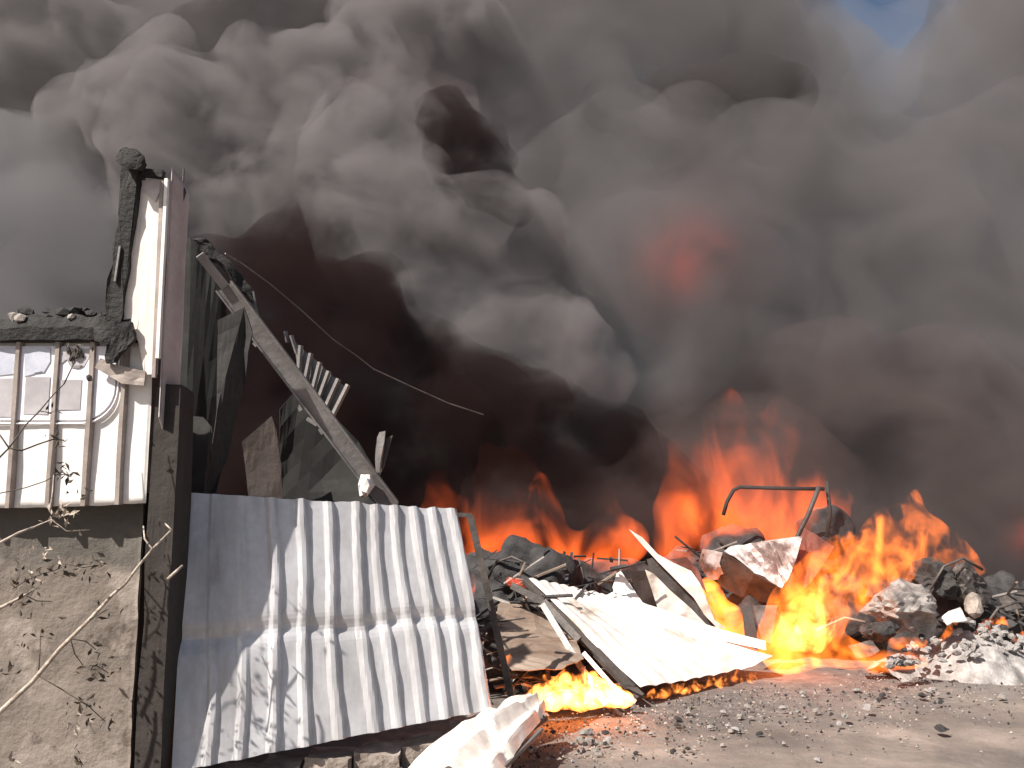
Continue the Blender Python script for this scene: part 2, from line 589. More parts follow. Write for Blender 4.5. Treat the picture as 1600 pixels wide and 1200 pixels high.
def ball_hull(name, balls, voxel, mat_, amp=0.0, scale=1.0, seed=0, octs=4, billow=True, squash=None):
    """one closed skin round many balls: joined, remeshed, then swollen and pinched by noise"""
    bm = bmesh.new()
    for (c, r) in balls:
        mtx = Matrix.Translation(Vector(c))
        if squash: mtx = mtx @ Matrix.Diagonal((*squash, 1))
        bmesh.ops.create_icosphere(bm, subdivisions=3 if r > voxel * 5 else 2, radius=r, matrix=mtx)
    me = bpy.data.meshes.new(name)
    bm.to_mesh(me); bm.free()
    o = bpy.data.objects.new(name, me)
    C.objects.link(o)
    md = o.modifiers.new('r', 'REMESH'); md.mode = 'VOXEL'; md.voxel_size = voxel; md.adaptivity = 0
    sm = o.modifiers.new('s', 'SMOOTH'); sm.iterations = 3; sm.factor = 0.5
    dg = bpy.context.evaluated_depsgraph_get()
    m2 = bpy.data.meshes.new_from_object(o.evaluated_get(dg))
    o.modifiers.clear()
    o.data = m2
    bpy.data.meshes.remove(me)
    m2.name = name
    drop_crumbs(m2)
    if amp:
        n = len(m2.vertices)
        co = np.empty(n * 3); m2.vertices.foreach_get('co', co); co = co.reshape(-1, 3)
        no = np.array([v.normal for v in m2.vertices])
        if billow:
            w_ = np.stack([fbm(co * scale * 0.5 + 9 * k, 2, seed + 50 + k) for k in range(3)], 1) * 0.35
            d = 0; a = 1.0; s = scale
            for k in range(octs):
                d = d + a * (1 - 2.2 * np.abs(vnoise(co * s + w_ + 5.1 * k, seed + k)))
                a *= 0.5; s *= 2.0
            d = d * 0.7
        else:
            d = fbm(co * scale, octs, seed)
        co = co + no * (d * amp)[:, None]
        m2.vertices.foreach_set('co', co.ravel()); m2.update()
        md = o.modifiers.new('r', 'REMESH'); md.mode = 'VOXEL'; md.voxel_size = voxel * 0.8; md.adaptivity = 0
        sm = o.modifiers.new('s', 'SMOOTH'); sm.iterations = 1; sm.factor = 0.5
        dg = bpy.context.evaluated_depsgraph_get()
        m3 = bpy.data.meshes.new_from_object(o.evaluated_get(dg))
        o.modifiers.clear(); o.data = m3
        bpy.data.meshes.remove(m2); m2 = m3; m2.name = name
        drop_crumbs(m2)
    m2.materials.clear(); m2.materials.append(mat_)
    m2.polygons.foreach_set('use_smooth', [True] * len(m2.polygons))
    return o


def patch(name, pts, mat_, parent=None, thick=0.006, cuts=3, amp=0.012, scale=5.0, seed=0, ribs=None, smooth=False):
    """a buckled piece of sheet metal cut to an outline, with real thickness; ribs = (direction, spacing, height)"""
    bm = bmesh.new()
    vs = [bm.verts.new(p) for p in pts]
    f = bm.faces.new(vs)
    bmesh.ops.triangulate(bm, faces=[f])
    bmesh.ops.subdivide_edges(bm, edges=bm.edges, cuts=cuts, use_grid_fill=True)
    bm.normal_update()
    co = np.array([v.co[:] for v in bm.verts])
    d = fbm(co * scale, 3, seed)
    for v, k in zip(bm.verts, d):
        off = amp * k
        if ribs:
            q = v.co.dot(ribs[0].normalized()) / ribs[1]
            off += ribs[2] * (1 if (q % 1.0) < 0.3 else 0)
        v.co += v.normal * off
    bm.normal_update()
    r = bmesh.ops.extrude_face_region(bm, geom=bm.faces[:])
    ev = [g for g in r['geom'] if isinstance(g, bmesh.types.BMVert)]
    nrm = {v: v.normal.copy() for v in ev}
    for v in ev: v.co -= nrm[v] * thick
    bmesh.ops.recalc_face_normals(bm, faces=bm.faces)
    me = bpy.data.meshes.new(name)
    bm.to_mesh(me); bm.free()
    return link(name, me, mat_, parent, smooth)


# ------------------------------------------------------------------ the burnt building on the left
YC, YW = 5.42, 5.54          # cladding plane, lower wall plane
def XZ(px, py, Y=YC):
    p = P(px, py, Y); return p.x, p.z


B = empty('burnt_building', (-3.3, YW, 0))
tag(B, 'burnt metal clad building corner with brown plaster base and a tall thin corner tower', 'building')

# lower wall: plastered, with a rough face
xw = P(214, 1000, YW).x
def lw(u, v):
    x = -6.0 + (xw + 6.0) * u
    z = -0.1 + 1.85 * (1 - v)
    d = 0.018 * n1(x * 2.2, z * 2.2, 0, 3) + 0.008 * n1(x * 8, z * 8, 0, 4)
    if u > 0.995: d += 0.012 * n1(z * 6, 1, 1, 5)
    return Vector((x, YW + d, z))
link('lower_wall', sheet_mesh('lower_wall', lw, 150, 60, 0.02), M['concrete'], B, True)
# the return of the lower wall at the corner, sooted by the fire
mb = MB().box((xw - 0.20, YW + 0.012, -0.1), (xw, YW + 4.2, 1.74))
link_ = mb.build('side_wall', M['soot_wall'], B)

# cladding strips with standing seams between
seams = [-320, -265, -208, -150, -95, -38, 16, 78, 134, 186, 229]
zt = XZ(60, 536)[1]
def lean_px(px, py):       # seams stand plumb: the photograph shows them leaning a little with the lens
    return px
for k in range(len(seams) - 1):
    x0 = P(seams[k], 790, YC).x; x1 = P(seams[k + 1], 790, YC).x
    zb = P(100, 793 - 0.03 * seams[k], YC).z
    def cl(u, v, x0=x0, x1=x1, zb=zb, k=k):
        x = x0 + 0.012 + (x1 - x0 - 0.024) * u
        z = zt + (zb - zt) * v
        edge = 0.012 if (u < 0.06 or u > 0.94) else 0.0
        return Vector((x, YC + edge + 0.010 * n1(x * 3, z * 2.5, k, 8) + 0.004 * n1(x * 11, z * 5, k, 9), z + (0.008 * n1(x * 9, k, 0, 2) if v > 0.99 else 0)))
    link('panel', sheet_mesh('panel', cl, 16, 24, 0.006), M['white_sheet'], B, True)
for k, s in enumerate(seams[:-1]):
    x = P(s, 790, YC).x
    zb = P(100, 793 - 0.03 * s, YC).z - 0.004
    mb = MB()
    n_ = 10
    v, f = [], []
    for i in range(n_ + 1):
        z = zt + (zb - zt) * i / n_
        w_ = 0.021 + 0.004 * n1(z * 4, k, 0, 21)
        xx = x + 0.006 * n1(z * 3, k, 0, 22)
        v += [(xx - w_, YC + 0.004, z), (xx - w_ * 0.6, YC - 0.042, z), (xx + w_ * 0.6, YC - 0.042, z), (xx + w_, YC + 0.004, z)]
    for i in range(n_):
        for j in range(4):
            a = i * 4 + j; b_ = i * 4 + (j + 1) % 4
            f.append((a, b_, b_ + 4, a + 4))
    f += [(0, 1, 2, 3), (n_ * 4 + 3, n_ * 4 + 2, n_ * 4 + 1, n_ * 4)]
    mb.add(v, f)
    mb.build('seam', M['seam'], B)

# long rounded window board with its grey panes, behind the seams
def rrect(x0, x1, z0, z1, r0, r1):
    """outline, rounded on the right side: r1 below, r0 above"""
    pts = [(x0, z1), (x0, z0)]
    for i in range(9):
        a = -math.pi / 2 + math.pi / 2 * i / 8
        pts.append((x1 - r1 + r1 * math.cos(a), z0 + r1 + r1 * math.sin(a)))
    for i in range(5):
        a = math.pi / 2 * i / 4
        pts.append((x1 - r0 + r0 * math.cos(a), z1 - r0 + r0 * math.sin(a)))
    return pts
x0, z1 = -5.6, P(60, 542, YC).z
x1 = P(181, 620, YC).x; z0 = P(60, 657, YC).z
W = MB().poly([(x, YC - 0.022, z) for x, z in rrect(x0, x1, z0, z1, 0.05, 0.2)], (0, 0.018, 0)).build('window', M['lavender'], B)
rim = rrect(x0, x1 + 0.02, z0 - 0.02, z1, 0.05, 0.21)[1:]
mbr = MB(); mbr.tube([(x, YC - 0.020, z) for x, z in rim], 0.008, 5)
mbr.build('frame', M['lavender'], W, True)
for (a, b_, c, d) in ((-160, -112, 592, 650), (-100, -55, 592, 652), (-48, -4 + 32, 592, 652), (44, 78, 590, 648), (97, 128, 594, 641)):
    pa, pb = P(a, c, YC), P(b_, d, YC)
    patch('pane', [Vector((pa.x, YC - 0.026, pa.z)), Vector((pa.x, YC - 0.026, pb.z)), Vector((pb.x, YC - 0.026, pb.z)), Vector((pb.x, YC - 0.026, pa.z))], M['pane'], W, 0.006, 3, 0.002)
# broken bluish glazing band above the panes, torn to points
def band(pts, m_='blue_pane', yy=0.027):
    patch('pane', [Vector((P(a, b_, YC).x, YC - yy, P(a, b_, YC).z)) for a, b_ in pts], M[m_], W, 0.005, 2, 0.002)
band([(-160, 546), (-160, 586), (-60, 582), (-20, 590), (26, 585), (28, 544)])
band([(42, 544), (42, 589), (54, 586), (66, 578), (72, 583), (82, 566), (82, 544)])
band([(97, 544), (98, 570), (108, 562), (116, 576), (124, 566), (134, 574), (142, 560), (143, 546)], 'pane')
for (a, b_) in ((107, 548), (118, 555), (123, 549), (112, 560), (139, 590), (125, 551)):
    o = link('soot_blot', lump_mesh('soot_blot', 0.022, a, 1, 0.5, 1.4, (1.0, 0.4, 1.1)), M['char'], B)
    p = P(a, b_, YC - 0.04); o.location = p - B.location; o.matrix_parent_inverse = Matrix()

# charred eave on top, ragged
rnd = random.Random(5)
v, f = [], []
nx = 90
for i in range(nx + 1):
    x = -5.8 + (P(212, 500, YC).x + 5.8) * i / nx
    top = P(60, 497, YC).z + 0.028 * n1(x * 6, 0, 0, 31) + 0.03 * n1(x * 17, 0, 0, 32)
    bot = P(60, 534, YC).z + 0.012 * n1(x * 7, 3, 0, 33)
    y0 = YC - 0.075 + 0.015 * n1(x * 9, 7, 0, 34)
    v += [(x, y0, bot), (x, y0 - 0.01, (top + bot) / 2), (x, y0 + 0.02, top), (x, YC + 0.25, top - 0.01), (x, YC + 0.25, bot)]
for i in range(nx):
    for j in range(5):
        a, b_ = i * 5 + j, i * 5 + (j + 1) % 5
        f.append((a, b_, b_ + 5, a + 5))
f += [(0, 1, 2, 3, 4), tuple(nx * 5 + j for j in (4, 3, 2, 1, 0))]
eave = MB().add(v, f).build('eave', M['char'], B)
for k in range(26):
    px = rnd.uniform(-140, 205)
    o = link('char_flake', lump_mesh('char_flake', rnd.uniform(0.02, 0.045), 40 + k, 1, 0.5, 1.5, (1.3, 0.8, 0.8)), M['char' if k % 4 else 'char_green'], eave)
    o.location = P(px, rnd.uniform(486, 500), YC + rnd.uniform(-0.03, 0.1)); o.matrix_parent_inverse = Matrix()
for (px, py, r) in ((30, 497, 0.035), (112, 494, 0.028), (20, 494, 0.03), (182, 513, 0.03)):
    o = link('slate_scrap', lump_mesh('slate_scrap', r, px, 1, 0.5, 1.4, (1.2, 0.5, 0.9)), M['stone'], eave)
    o.location = P(px, py, YC - 0.07); o.matrix_parent_inverse = Matrix()
# burnt roofing that slumped down from the eave towards the tower
patch('slumped_felt', [P(150, 505, YC - .09), P(208, 505, YC - .09), P(214, 530, YC - .09), P(196, 552, YC - .09), P(184, 566, YC - .09), P(166, 568, YC - .09), P(170, 540, YC - .09), P(150, 530, YC - .09)], M['char'], B, 0.03, 4, 0.02, 9, 4)
patch('flashing', [P(158, 560, YC - .06), P(178, 569, YC - .06), P(228, 580, YC - .06), P(226, 603, YC - .06), P(192, 600, YC - .06), P(150, 575, YC - .06)], M['seam'], B, 0.012, 3, 0.008, 9, 5)

# corner tower: front sheet, fluted trim and the grey return
YT = 5.36
front = [(224, 282), (257, 281), (246, 585), (225, 585), (226, 560), (214, 520), (180, 505), (188, 440), (198, 400), (212, 330)]
patch('front_sheet', [P(a, b_, YT) for a, b_ in front], M['tower_sheet'], B, 0.006, 6, 0.008, 3, 6)
pk = [(222, 282), (250, 282), (250, 300), (243, 316), (233, 306), (222, 296)]
patch('peeled_skin', [P(a, b_, YT - 0.012) for a, b_ in pk], M['trim'], B, 0.004, 2, 0.003, 6, 7)
mb = MB().bar(P(254, 284, YT - .02), P(241, 590, YT - .02), 0.022, 0.03); mb.build('trim', M['seam'], B)
mb = MB().bar(P(261, 280, YT - .025), P(247, 560, YT - .025), 0.020, 0.034); mb.build('trim', M['white_sheet'], B)
xr = P(259, 400, YT).x
zr1 = P(265, 262, YT).z
def ret(u, v):
    yy = YT + 0.002 + 0.30 * u
    zb_ = 2.02 + 0.42 * abs(u - 0.45) + 0.03 * n1(u * 6, 0, 0, 40)
    z = zr1 - 0.05 * u + (zb_ - zr1 + 0.05 * u) * v
    return Vector((xr + 0.01 + 0.006 * n1(yy * 5, z * 2, 0, 41), yy, z))
link('return_sheet', sheet_mesh('return_sheet', ret, 10, 40, 0.006), M['trim'], B, True)
# sooted corner column below
mb = MB().box((P(222, 900, YT + .02).x, YT + 0.06, -0.1), (P(262, 900, YT + .02).x, YT + 0.34, P(240, 600, YT).z))
rough_up(mb.build('corner_column', M['soot_wall'], B), 0.012, 5, 9, 3, 6)
# charred leaning post, its cap and stub rail
pl = MB()
pl.poly([P(195, 246, YT - .05), P(212, 246, YT - .05), P(216, 262, YT - .05), P(217, 290, YT - .05), P(210, 340, YT - .05), P(199, 420, YT - .05), P(190, 480, YT - .05), P(188, 510, YT - .05), P(162, 505, YT - .05), P(164, 470, YT - .05),
         P(176, 400, YT - .05), P(186, 350, YT - .05), P(188, 300, YT - .05)], (0, 0.1, 0))
rough_up(pl.build('charred_post', M['char'], B), 0.012, 7, 12, 3, 5)
MB().bar(P(197, 232, YT - .02), P(191, 330, YT - .02), 0.03, 0.04).build('charred_splinter', M['char'], B)
patch('charred_cap', [P(198, 242, YT - .07), P(222, 244, YT - .07), P(230, 258, YT - .07), P(224, 268, YT - .07), P(198, 262, YT - .07)], M['char'], B, 0.1, 3, 0.01, 9, 13)
MB().bar(P(222, 270, YT - .02), P(256, 273, YT - .02), 0.045, 0.05).build('stub_rail', M['char'], B)
MB().bar(P(188, 385, YT - .06), P(180, 440, YT - .06), 0.012, 0.02).build('steel_edge', M['steel'], B)
MB().tube([P(287, 264, YT + .2), P(286, 290, YT + .2), P(289, 300, YT + .2), P(285, 318, YT + .2)], [0.006, 0.006, 0.011, 0.004]).build('loose_wire', M['dark_steel'], B)

# charred sheets that hang inside, each its own
def hanging(pts, Y, mat_, label, seed, amp=0.03):
    o = patch('charred_sheet', [P(a, b_, Y + (c if c else 0)) for a, b_, c in pts], mat_, None, 0.008, 5, amp, 2.5, seed)
    tag(o, label, 'charred sheet', 'charred sheets hanging in the gutted building')
hanging([(268, 360, 0), (300, 375, 0), (345, 440, .1), (352, 520, .2), (346, 660, .2), (330, 800, .1), (285, 830, 0), (262, 820, 0), (262, 640, 0)], 6.3, M['char_green'], 'big greenish black sheet hanging just right of the corner tower', 51)
hanging([(340, 500, 0), (382, 480, 0), (392, 520, 0), (380, 610, .1), (352, 720, .1), (330, 800, 0), (318, 800, 0), (338, 640, 0)], 6.22, M['char_grey'], 'narrow dark grey slanting sheet below the upper end of the fallen beam', 52)
hanging([(282, 648, 0), (318, 652, 0), (332, 668, 0), (326, 720, 0), (318, 800, 0), (302, 800, 0), (294, 730, 0), (288, 800, 0), (278, 800, 0)], 6.1, M['char_grey'], 'grey sheet with a split lower edge behind the left end of the standing sheet', 53, 0.02)
hanging([(378, 690, 0), (424, 650, 0), (436, 690, 0), (446, 800, 0), (392, 800, 0)], 7.2, M['char_brown'], 'brown scorched sheet with a pointed top behind the standing sheet', 54)
hanging([(436, 640, 0), (470, 600, .1), (560, 690, .2), (600, 760, .2), (600, 810, .1), (440, 810, 0)], 7.5, M['char_green'], 'dark sheet standing under the middle of the fallen beam', 55)

# ------------------------------------------------------------------ fallen beam with torn roofing still on it
BM = empty('fallen_beam', P(600, 775, 6.9))
tag(BM, 'grey steel beam fallen slantwise from the building with torn roofing strips on it', 'beam')
a, b_, c = P(312, 398, 6.16), P(352, 448, 6.3), P(612, 792, 6.9)
mb = MB(); mb.bar(a, b_, 0.06, 0.05); mb.build('beam_end', M['beam'], BM)
mb = MB().bar(b_, c, 0.115, 0.02); mb.build('web', M['beam'], BM)
d_ = (c - b_).normalized(); s_ = d_.cross(Vector((0, 1, 0))).normalized()
if s_.z < 0: s_ = -s_
for s in (-1, 1):
    off = s_ * (0.062 * s)
    MB().bar(b_ + off - Vector((0, 0.03, 0)), c + off - Vector((0, 0.03, 0)), 0.012, 0.09).build('flange', M['beam'], BM)
tops = [(446, 518), (455, 524), (470, 540), (486, 552), (500, 566), (514, 580), (529, 592), (544, 601)]
feet = [(452, 528), (467, 545), (470, 575), (480, 588), (491, 606), (500, 620), (510, 634), (520, 648)]
for k in range(8):
    p, q = P(*tops[k], 6.82), P(feet[k][0] - 3, feet[k][1] + 7, 6.82)
    MB().bar(p, q, 0.016 if k in (0, 1) else 0.028, 0.03, (0.5, 0.8, 0.1)).build('roof_strip', M['steel'], BM)
for k, pts in enumerate(([(460, 532), (484, 556), (480, 592), (464, 570)], [(489, 558), (514, 582), (500, 622), (482, 600)], [(516, 584), (541, 606), (518, 648), (500, 628)])):
    patch('roof_scrap', [P(x, y, 6.86) for x, y in pts], M['steel'], BM, 0.006, 2, 0.006, 7, 60 + k)
patch('torn_bracket', [P(594, 676, 6.86), P(603, 674, 6.86), P(600, 700, 6.84), P(594, 738, 6.84), P(588, 740, 6.84), P(591, 700, 6.86)], M['steel'], BM, 0.02, 2, 0.004, 7, 64)
patch('torn_bracket', [P(604, 686, 6.9), P(614, 680, 6.9), P(600, 730, 6.9), P(592, 745, 6.9)], M['dark_steel'], BM, 0.02, 2, 0.004, 7, 65)
for pts in ([(390, 462), (394, 480), (402, 502)], [(396, 455), (399, 478), (404, 500)]):
    MB().tube([P(x, y, 6.74) for x, y in pts], [0.006, 0.012, 0.014], 5).build('splinter', M['steel'], BM)
patch('gusset', [P(360, 490, 6.74), P(374, 472, 6.74), P(394, 506, 6.74), P(378, 508, 6.74)], M['dark_steel'], BM, 0.02, 2, 0.006, 7, 66)
for (x0_, y0_, x1_, y1_) in ((480, 654, 496, 664), (466, 634, 471, 642), (500, 670, 505, 678), (397, 535, 402, 541)):
    MB().bar(P(x0_, y0_, 6.84), P(x1_, y1_, 6.84), 0.03, 0.03).build('bolt_plate', M['steel'], BM)
o = link('white_lump', lump_mesh('white_lump', 0.062, 5, 2, 0.5, 1.3, (0.9, 0.7, 1.25)), M['white_sheet'])
o.location = P(570, 758, 6.75)
tag(o, 'small white crumpled scrap caught at the foot of the fallen beam', 'scrap')

o = patch('charred_roofing', [P(283, 376, 6.5), P(310, 372, 6.5), P(330, 395, 6.55), P(362, 420, 6.6), P(394, 452, 6.65), P(396, 474, 6.65), P(372, 452, 6.6), P(338, 412, 6.55), P(300, 405, 6.5), P(284, 400, 6.5)], M['char'], None, 0.06, 4, 0.03, 5, 70)
tag(o, 'black charred roofing clinging along the upper end of the fallen beam', 'roofing')
o = MB().tube([P(x, y, 7.6 + k * 0.25) for k, (x, y) in enumerate([(352, 396), (378, 412), (420, 442), (470, 484), (520, 530), (560, 558), (584, 577)])], 0.007, 6).build('hanging_wire', M['steel'], None)
tag(o, 'thin pale wire sagging from the roof end down across the dark smoke', 'wire')
o = MB().tube([P(x, y, 9.0 + k * 0.2) for k, (x, y) in enumerate([(584, 577), (640, 603), (700, 630), (755, 648)])], 0.008, 6).build('hanging_wire', M['wire'], None)
tag(o, 'faint dark wire running on down and right from the end of the pale one', 'wire')

# ------------------------------------------------------------------ standing corrugated sheet
TL, TR, BR, BL = P(292, 769, 5.78), P(713, 796, 6.38), P(768, 1108, 6.18), P(268, 1206, 5.52)
RIBS = [0.10, 0.195, 0.297, 0.395, 0.495, 0.60, 0.675, 0.755, 0.835, 0.91, 0.985]
q = bil(TL, TR, BR, BL)
nrm = (TR - TL).cross(BL - TL).normalized()
if nrm.y > 0: nrm = -nrm
def stand(u, v):
    uu = u + 0.008 * math.sin(v * 5 + u * 9) + 0.006 * n1(v * 4, u * 3, 0, 71)
    p = q(u, v)
    h = 0.0
    for k, r in enumerate(RIBS):
        d = abs(uu - r)
        a = 0.042 if r > 0.25 else (0.010 + 0.028 * max(0, (v - 0.6) / 0.4))
        if d < 0.020: h = max(h, a * min(1.0, (0.020 - d) / 0.012))
    h *= 0.85 + 0.3 * n1(uu * 6, v * 5, 0, 72)
    crease = math.exp(-((v - 0.545 - 0.012 * math.sin(u * 14)) / 0.035) ** 2)
    h -= 0.024 * crease
    h += 0.030 * max(0.0, (v - 0.56)) * 1.2
    h += 0.012 * n1(u * 4, v * 3, 0, 73) + 0.009 * n1(u * 11, v * 6, 0, 74) * (0.3 + v)
    bot = 0.0
    if v > 0.97: bot = 0.008 * n1(u * 16, 0, 0, 75)
    if v < 0.02: bot = 0.012 * n1(u * 20, 4, 0, 76) * (1 if u > 0.25 else 0.2)
    return p + nrm * h + Vector((0, 0, bot))
o = link('corrugated_sheet', sheet_mesh('corrugated_sheet', stand, 220, 56, 0.004), M['sheet'], None, False)
tag(o, 'silver corrugated roofing sheet standing upright with a crease across its middle', 'metal sheet')

# kerb of broken masonry it stands on
kb = empty('kerb', (-1.2, 5.75, 0))
tag(kb, 'low crumbling masonry kerb under the bottom edge of the standing sheet', 'kerb')
xs = [P(p_, 1190, 5.75).x for p_ in (330, 400, 470, 545, 620, 690, 740)]
for k in range(len(xs) - 1):
    t_ = k / 5
    mb = MB().box((xs[k] + 0.006, 5.62 + 0.5 * t_ + rnd.uniform(-.02, .02), -0.08), (xs[k + 1] - 0.006, 5.95 + 0.5 * t_, 0.02 + 0.12 * t_ + rnd.uniform(-.015, .015)))
    rough_up(mb.build('block', M['rubble'], kb), 0.022, 6, 80 + k, 3, 5)

# thin steel frame post right of the standing sheet
fp = empty('frame_post', P(800, 1096, 6.7))
tag(fp, 'thin bent steel angle post leaning just right of the standing sheet', 'post')
MB().bar(P(735, 806, 6.75), P(768, 950, 6.75), 0.05, 0.03).build('post', M['dark_steel'], fp)
MB().bar(P(768, 950, 6.75), P(800, 1094, 6.7), 0.05, 0.03).build('post', M['dark_steel'], fp)
MB().bar(P(712, 804, 6.78), P(737, 805, 6.78), 0.03, 0.03).build('head_rail', M['dark_steel'], fp)

# ------------------------------------------------------------------ crumpled strip in the foreground
rid = [  # centre line, half width, in the photograph
    (640, 1210, 5.30), (700, 1165, 5.62), (760, 1138, 5.95), (815, 1112, 6.30), (848, 1108, 6.45)]
def cstrip(u, v):
    # u across, v along from near to far
    k = v * 4; i = min(3, int(k)); f_ = k - i
    a_, b2 = [P(x, y, Y) for x, y, Y in ((618, 1225, 5.25), (668, 1172, 5.55), (726, 1130, 5.9), (796, 1102, 6.3), (826, 1100, 6.42))][i:i + 2]
    c_, d2 = [P(x, y, Y) for x, y, Y in ((775, 1232, 5.1), (792, 1205, 5.4), (815, 1168, 5.75), (842, 1132, 6.15), (853, 1112, 6.36))][i:i + 2]
    p = a_.lerp(b2, f_).lerp(c_.lerp(d2, f_), u)
    fold = (u * 2.6 + 0.35 * n1(v * 2.2, 0, 0, 90) + 0.25 * v) % 1.0
    dent = max(0.0, 1 - abs(v - 0.42 + 0.25 * (u - 0.5)) / 0.07) + max(0.0, 1 - abs(v - 0.74 - 0.2 * (u - 0.5)) / 0.05)
    h = 0.06 * math.sin(u * math.pi) + 0.055 * (1 - abs(fold * 2 - 1)) ** 1.3 - 0.035 * dent + 0.022 * n1(u * 2.5, v * 5, 0, 91) + 0.008 * n1(u * 9, v * 16, 0, 92)
    return Vector((p.x, p.y, max(0.012, p.z + h)))
o = link('crumpled_sheet', sheet_mesh('crumpled_sheet', cstrip, 34, 44, 0.005), M['tower_sheet'], None, False)
tag(o, 'crumpled white strip of sheet metal lying on the ground nearest the camera', 'metal sheet')
MB().bar(P(700, 1232, 5.15), P(852, 1122, 6.3), 0.03, 0.04).build('torn_edge', M['dark_steel'], o)
MB().bar(P(750, 1236, 5.05), P(846, 1140, 6.1), 0.02, 0.03).build('torn_edge', M['steel'], o)

# ------------------------------------------------------------------ fallen white sheet
qa = bil(P(826, 905, 8.6), P(962, 935, 9.2), P(1197, 1040, 8.75), P(1000, 1076, 7.75))
na = (P(962, 935, 9.2) - P(826, 905, 8.6)).cross(P(1000, 1076, 7.75) - P(826, 905, 8.6)).normalized()
if na.z < 0: na = -na
def fallen(u, v):
    p = qa(u, v)
    h = 0.018 * abs(math.sin(u * math.pi * 9)) + 0.03 * n1(u * 3, v * 3, 0, 101) + 0.012 * n1(u * 9, v * 9, 0, 102)
    if u > 0.86: h += 0.10 * (u - 0.86) / 0.14
    e = 0.03 * n1(u * 13, v, 0, 103) if v < 0.02 or v > 0.98 else 0
    return p + na * h + Vector((0, e, 0))
FS = link('fallen_sheet', sheet_mesh('fallen_sheet', fallen, 70, 40, 0.005), M['white_scrap'], None, False)
tag(FS, 'large bright white sheet lying tilted amid flames, dark bar along its left edge', 'metal sheet')
MB().bar(P(822, 906, 8.66), P(1000, 1090, 7.68), 0.09, 0.04, (0.2, -0.5, 0.8)).build('edge_bar', M['dark_steel'], FS)
patch('flange', [P(958, 925, 9.1), P(1010, 948, 9.02), (P(1060, 962, 8.96)), P(1130, 985, 8.85), P(1196, 1002, 8.72), P(1197, 1016, 8.68), P(1120, 1000, 8.8), P(1040, 978, 8.92), P(975, 945, 9.05)], M['white_scrap'], FS, 0.006, 3, 0.01, 5, 104)
patch('torn_flap', [P(962, 937, 9.12), P(957, 918, 9.16), P(966, 887, 9.22), P(984, 912, 9.18), P(1004, 942, 9.1), P(1028, 972, 8.98), P(1000, 966, 9.0)], M['white_sheet'], FS, 0.006, 3, 0.012, 5, 105)

# curled strips behind it
CU = empty('curled_sheet', P(1060, 985, 9.75))
tag(CU, 'white sheet torn into curling strips standing behind the fallen white sheet', 'metal sheet')
Z6 = lambda x, y: (700 + x / 2.5, 720 + y / 2.5)
def cur(name, pts, m_, Y, seed, dy=0.0):
    patch(name, [P(*Z6(x, y), Y + dy * (x - 700) / 400) for x, y in pts], M[m_], CU, 0.008, 3, 0.018, 4, seed)
cur('strip', [(705, 266), (760, 300), (820, 365), (880, 398), (950, 430), (985, 480), (1040, 620), (1088, 655), (1050, 652), (1000, 600), (960, 535), (880, 455), (820, 395), (765, 335)], 'white_scrap', 9.36, 111, -0.12)
cur('strip', [(770, 425), (802, 440), (870, 508), (950, 578), (1012, 642), (960, 645), (880, 612), (818, 572)], 'white_scrap', 9.24, 112, -0.1)
cur('strip', [(775, 385), (800, 378), (900, 460), (1000, 560), (1062, 648), (1000, 646), (880, 512), (790, 432)], 'dark_steel', 9.42, 113, -0.1)
cur('strip', [(700, 430), (770, 430), (815, 560), (770, 580)], 'char_brown', 9.48, 114)
cur('strip', [(870, 385), (930, 375), (980, 430), (1010, 520), (980, 480), (950, 430)], 'firelit_red', 9.5, 115)

# triangular folded sheet
TRI = empty('folded_sheet', P(1190, 950, 9.5))
tag(TRI, 'scorched triangular folded sheet propped up under the bent pipe frame', 'metal sheet')
patch('upper_leaf', [P(1131, 862, 9.55), P(1145, 852, 9.62), P(1200, 845, 9.65), P(1254, 838, 9.65), P(1245, 870, 9.5), P(1232, 905, 9.36), P(1222, 919, 9.3), P(1180, 893, 9.38)], M['scorched'], TRI, 0.006, 5, 0.02, 6, 121, (Vector((1, 0, 0.6)), 0.11, 0.012))
patch('lower_leaf', [P(1131, 864, 9.55), P(1180, 895, 9.38), P(1222, 921, 9.3), P(1210, 942, 9.6), P(1160, 934, 9.75), P(1120, 912, 9.75)], M['dark_steel'], TRI, 0.006, 3, 0.015, 6, 122)
patch('side_leaf', [P(1098, 858, 9.6), P(1129, 863, 9.56), P(1124, 880, 9.6), P(1134, 905, 9.7), P(1108, 906, 9.7), P(1090, 880, 9.65)], M['scorched'], TRI, 0.006, 4, 0.02, 8, 123)
patch('prop', [P(1160, 956, 9.2), P(1172, 950, 9.2), P(1186, 1000, 9.0), P(1164, 1000, 9.0)], M['char_grey'], TRI, 0.03, 2, 0.01, 8, 124)
patch('prop', [P(1176, 948, 9.22), P(1214, 948, 9.2), P(1204, 1008, 8.98), P(1190, 1004, 9.0)], M['dark_steel'], TRI, 0.03, 2, 0.01, 8, 125)
o = patch('red_sheet', [P(1257, 824, 9.9), P(1304, 854, 9.85), P(1266, 912, 9.6), P(1232, 938, 9.5), P(1240, 890, 9.6)], M['firelit_red'], None, 0.006, 4, 0.02, 6, 126)
tag(o, 'scorched sheet, red firelight put in its colour, leaning just right of the triangular folded sheet', 'metal sheet')

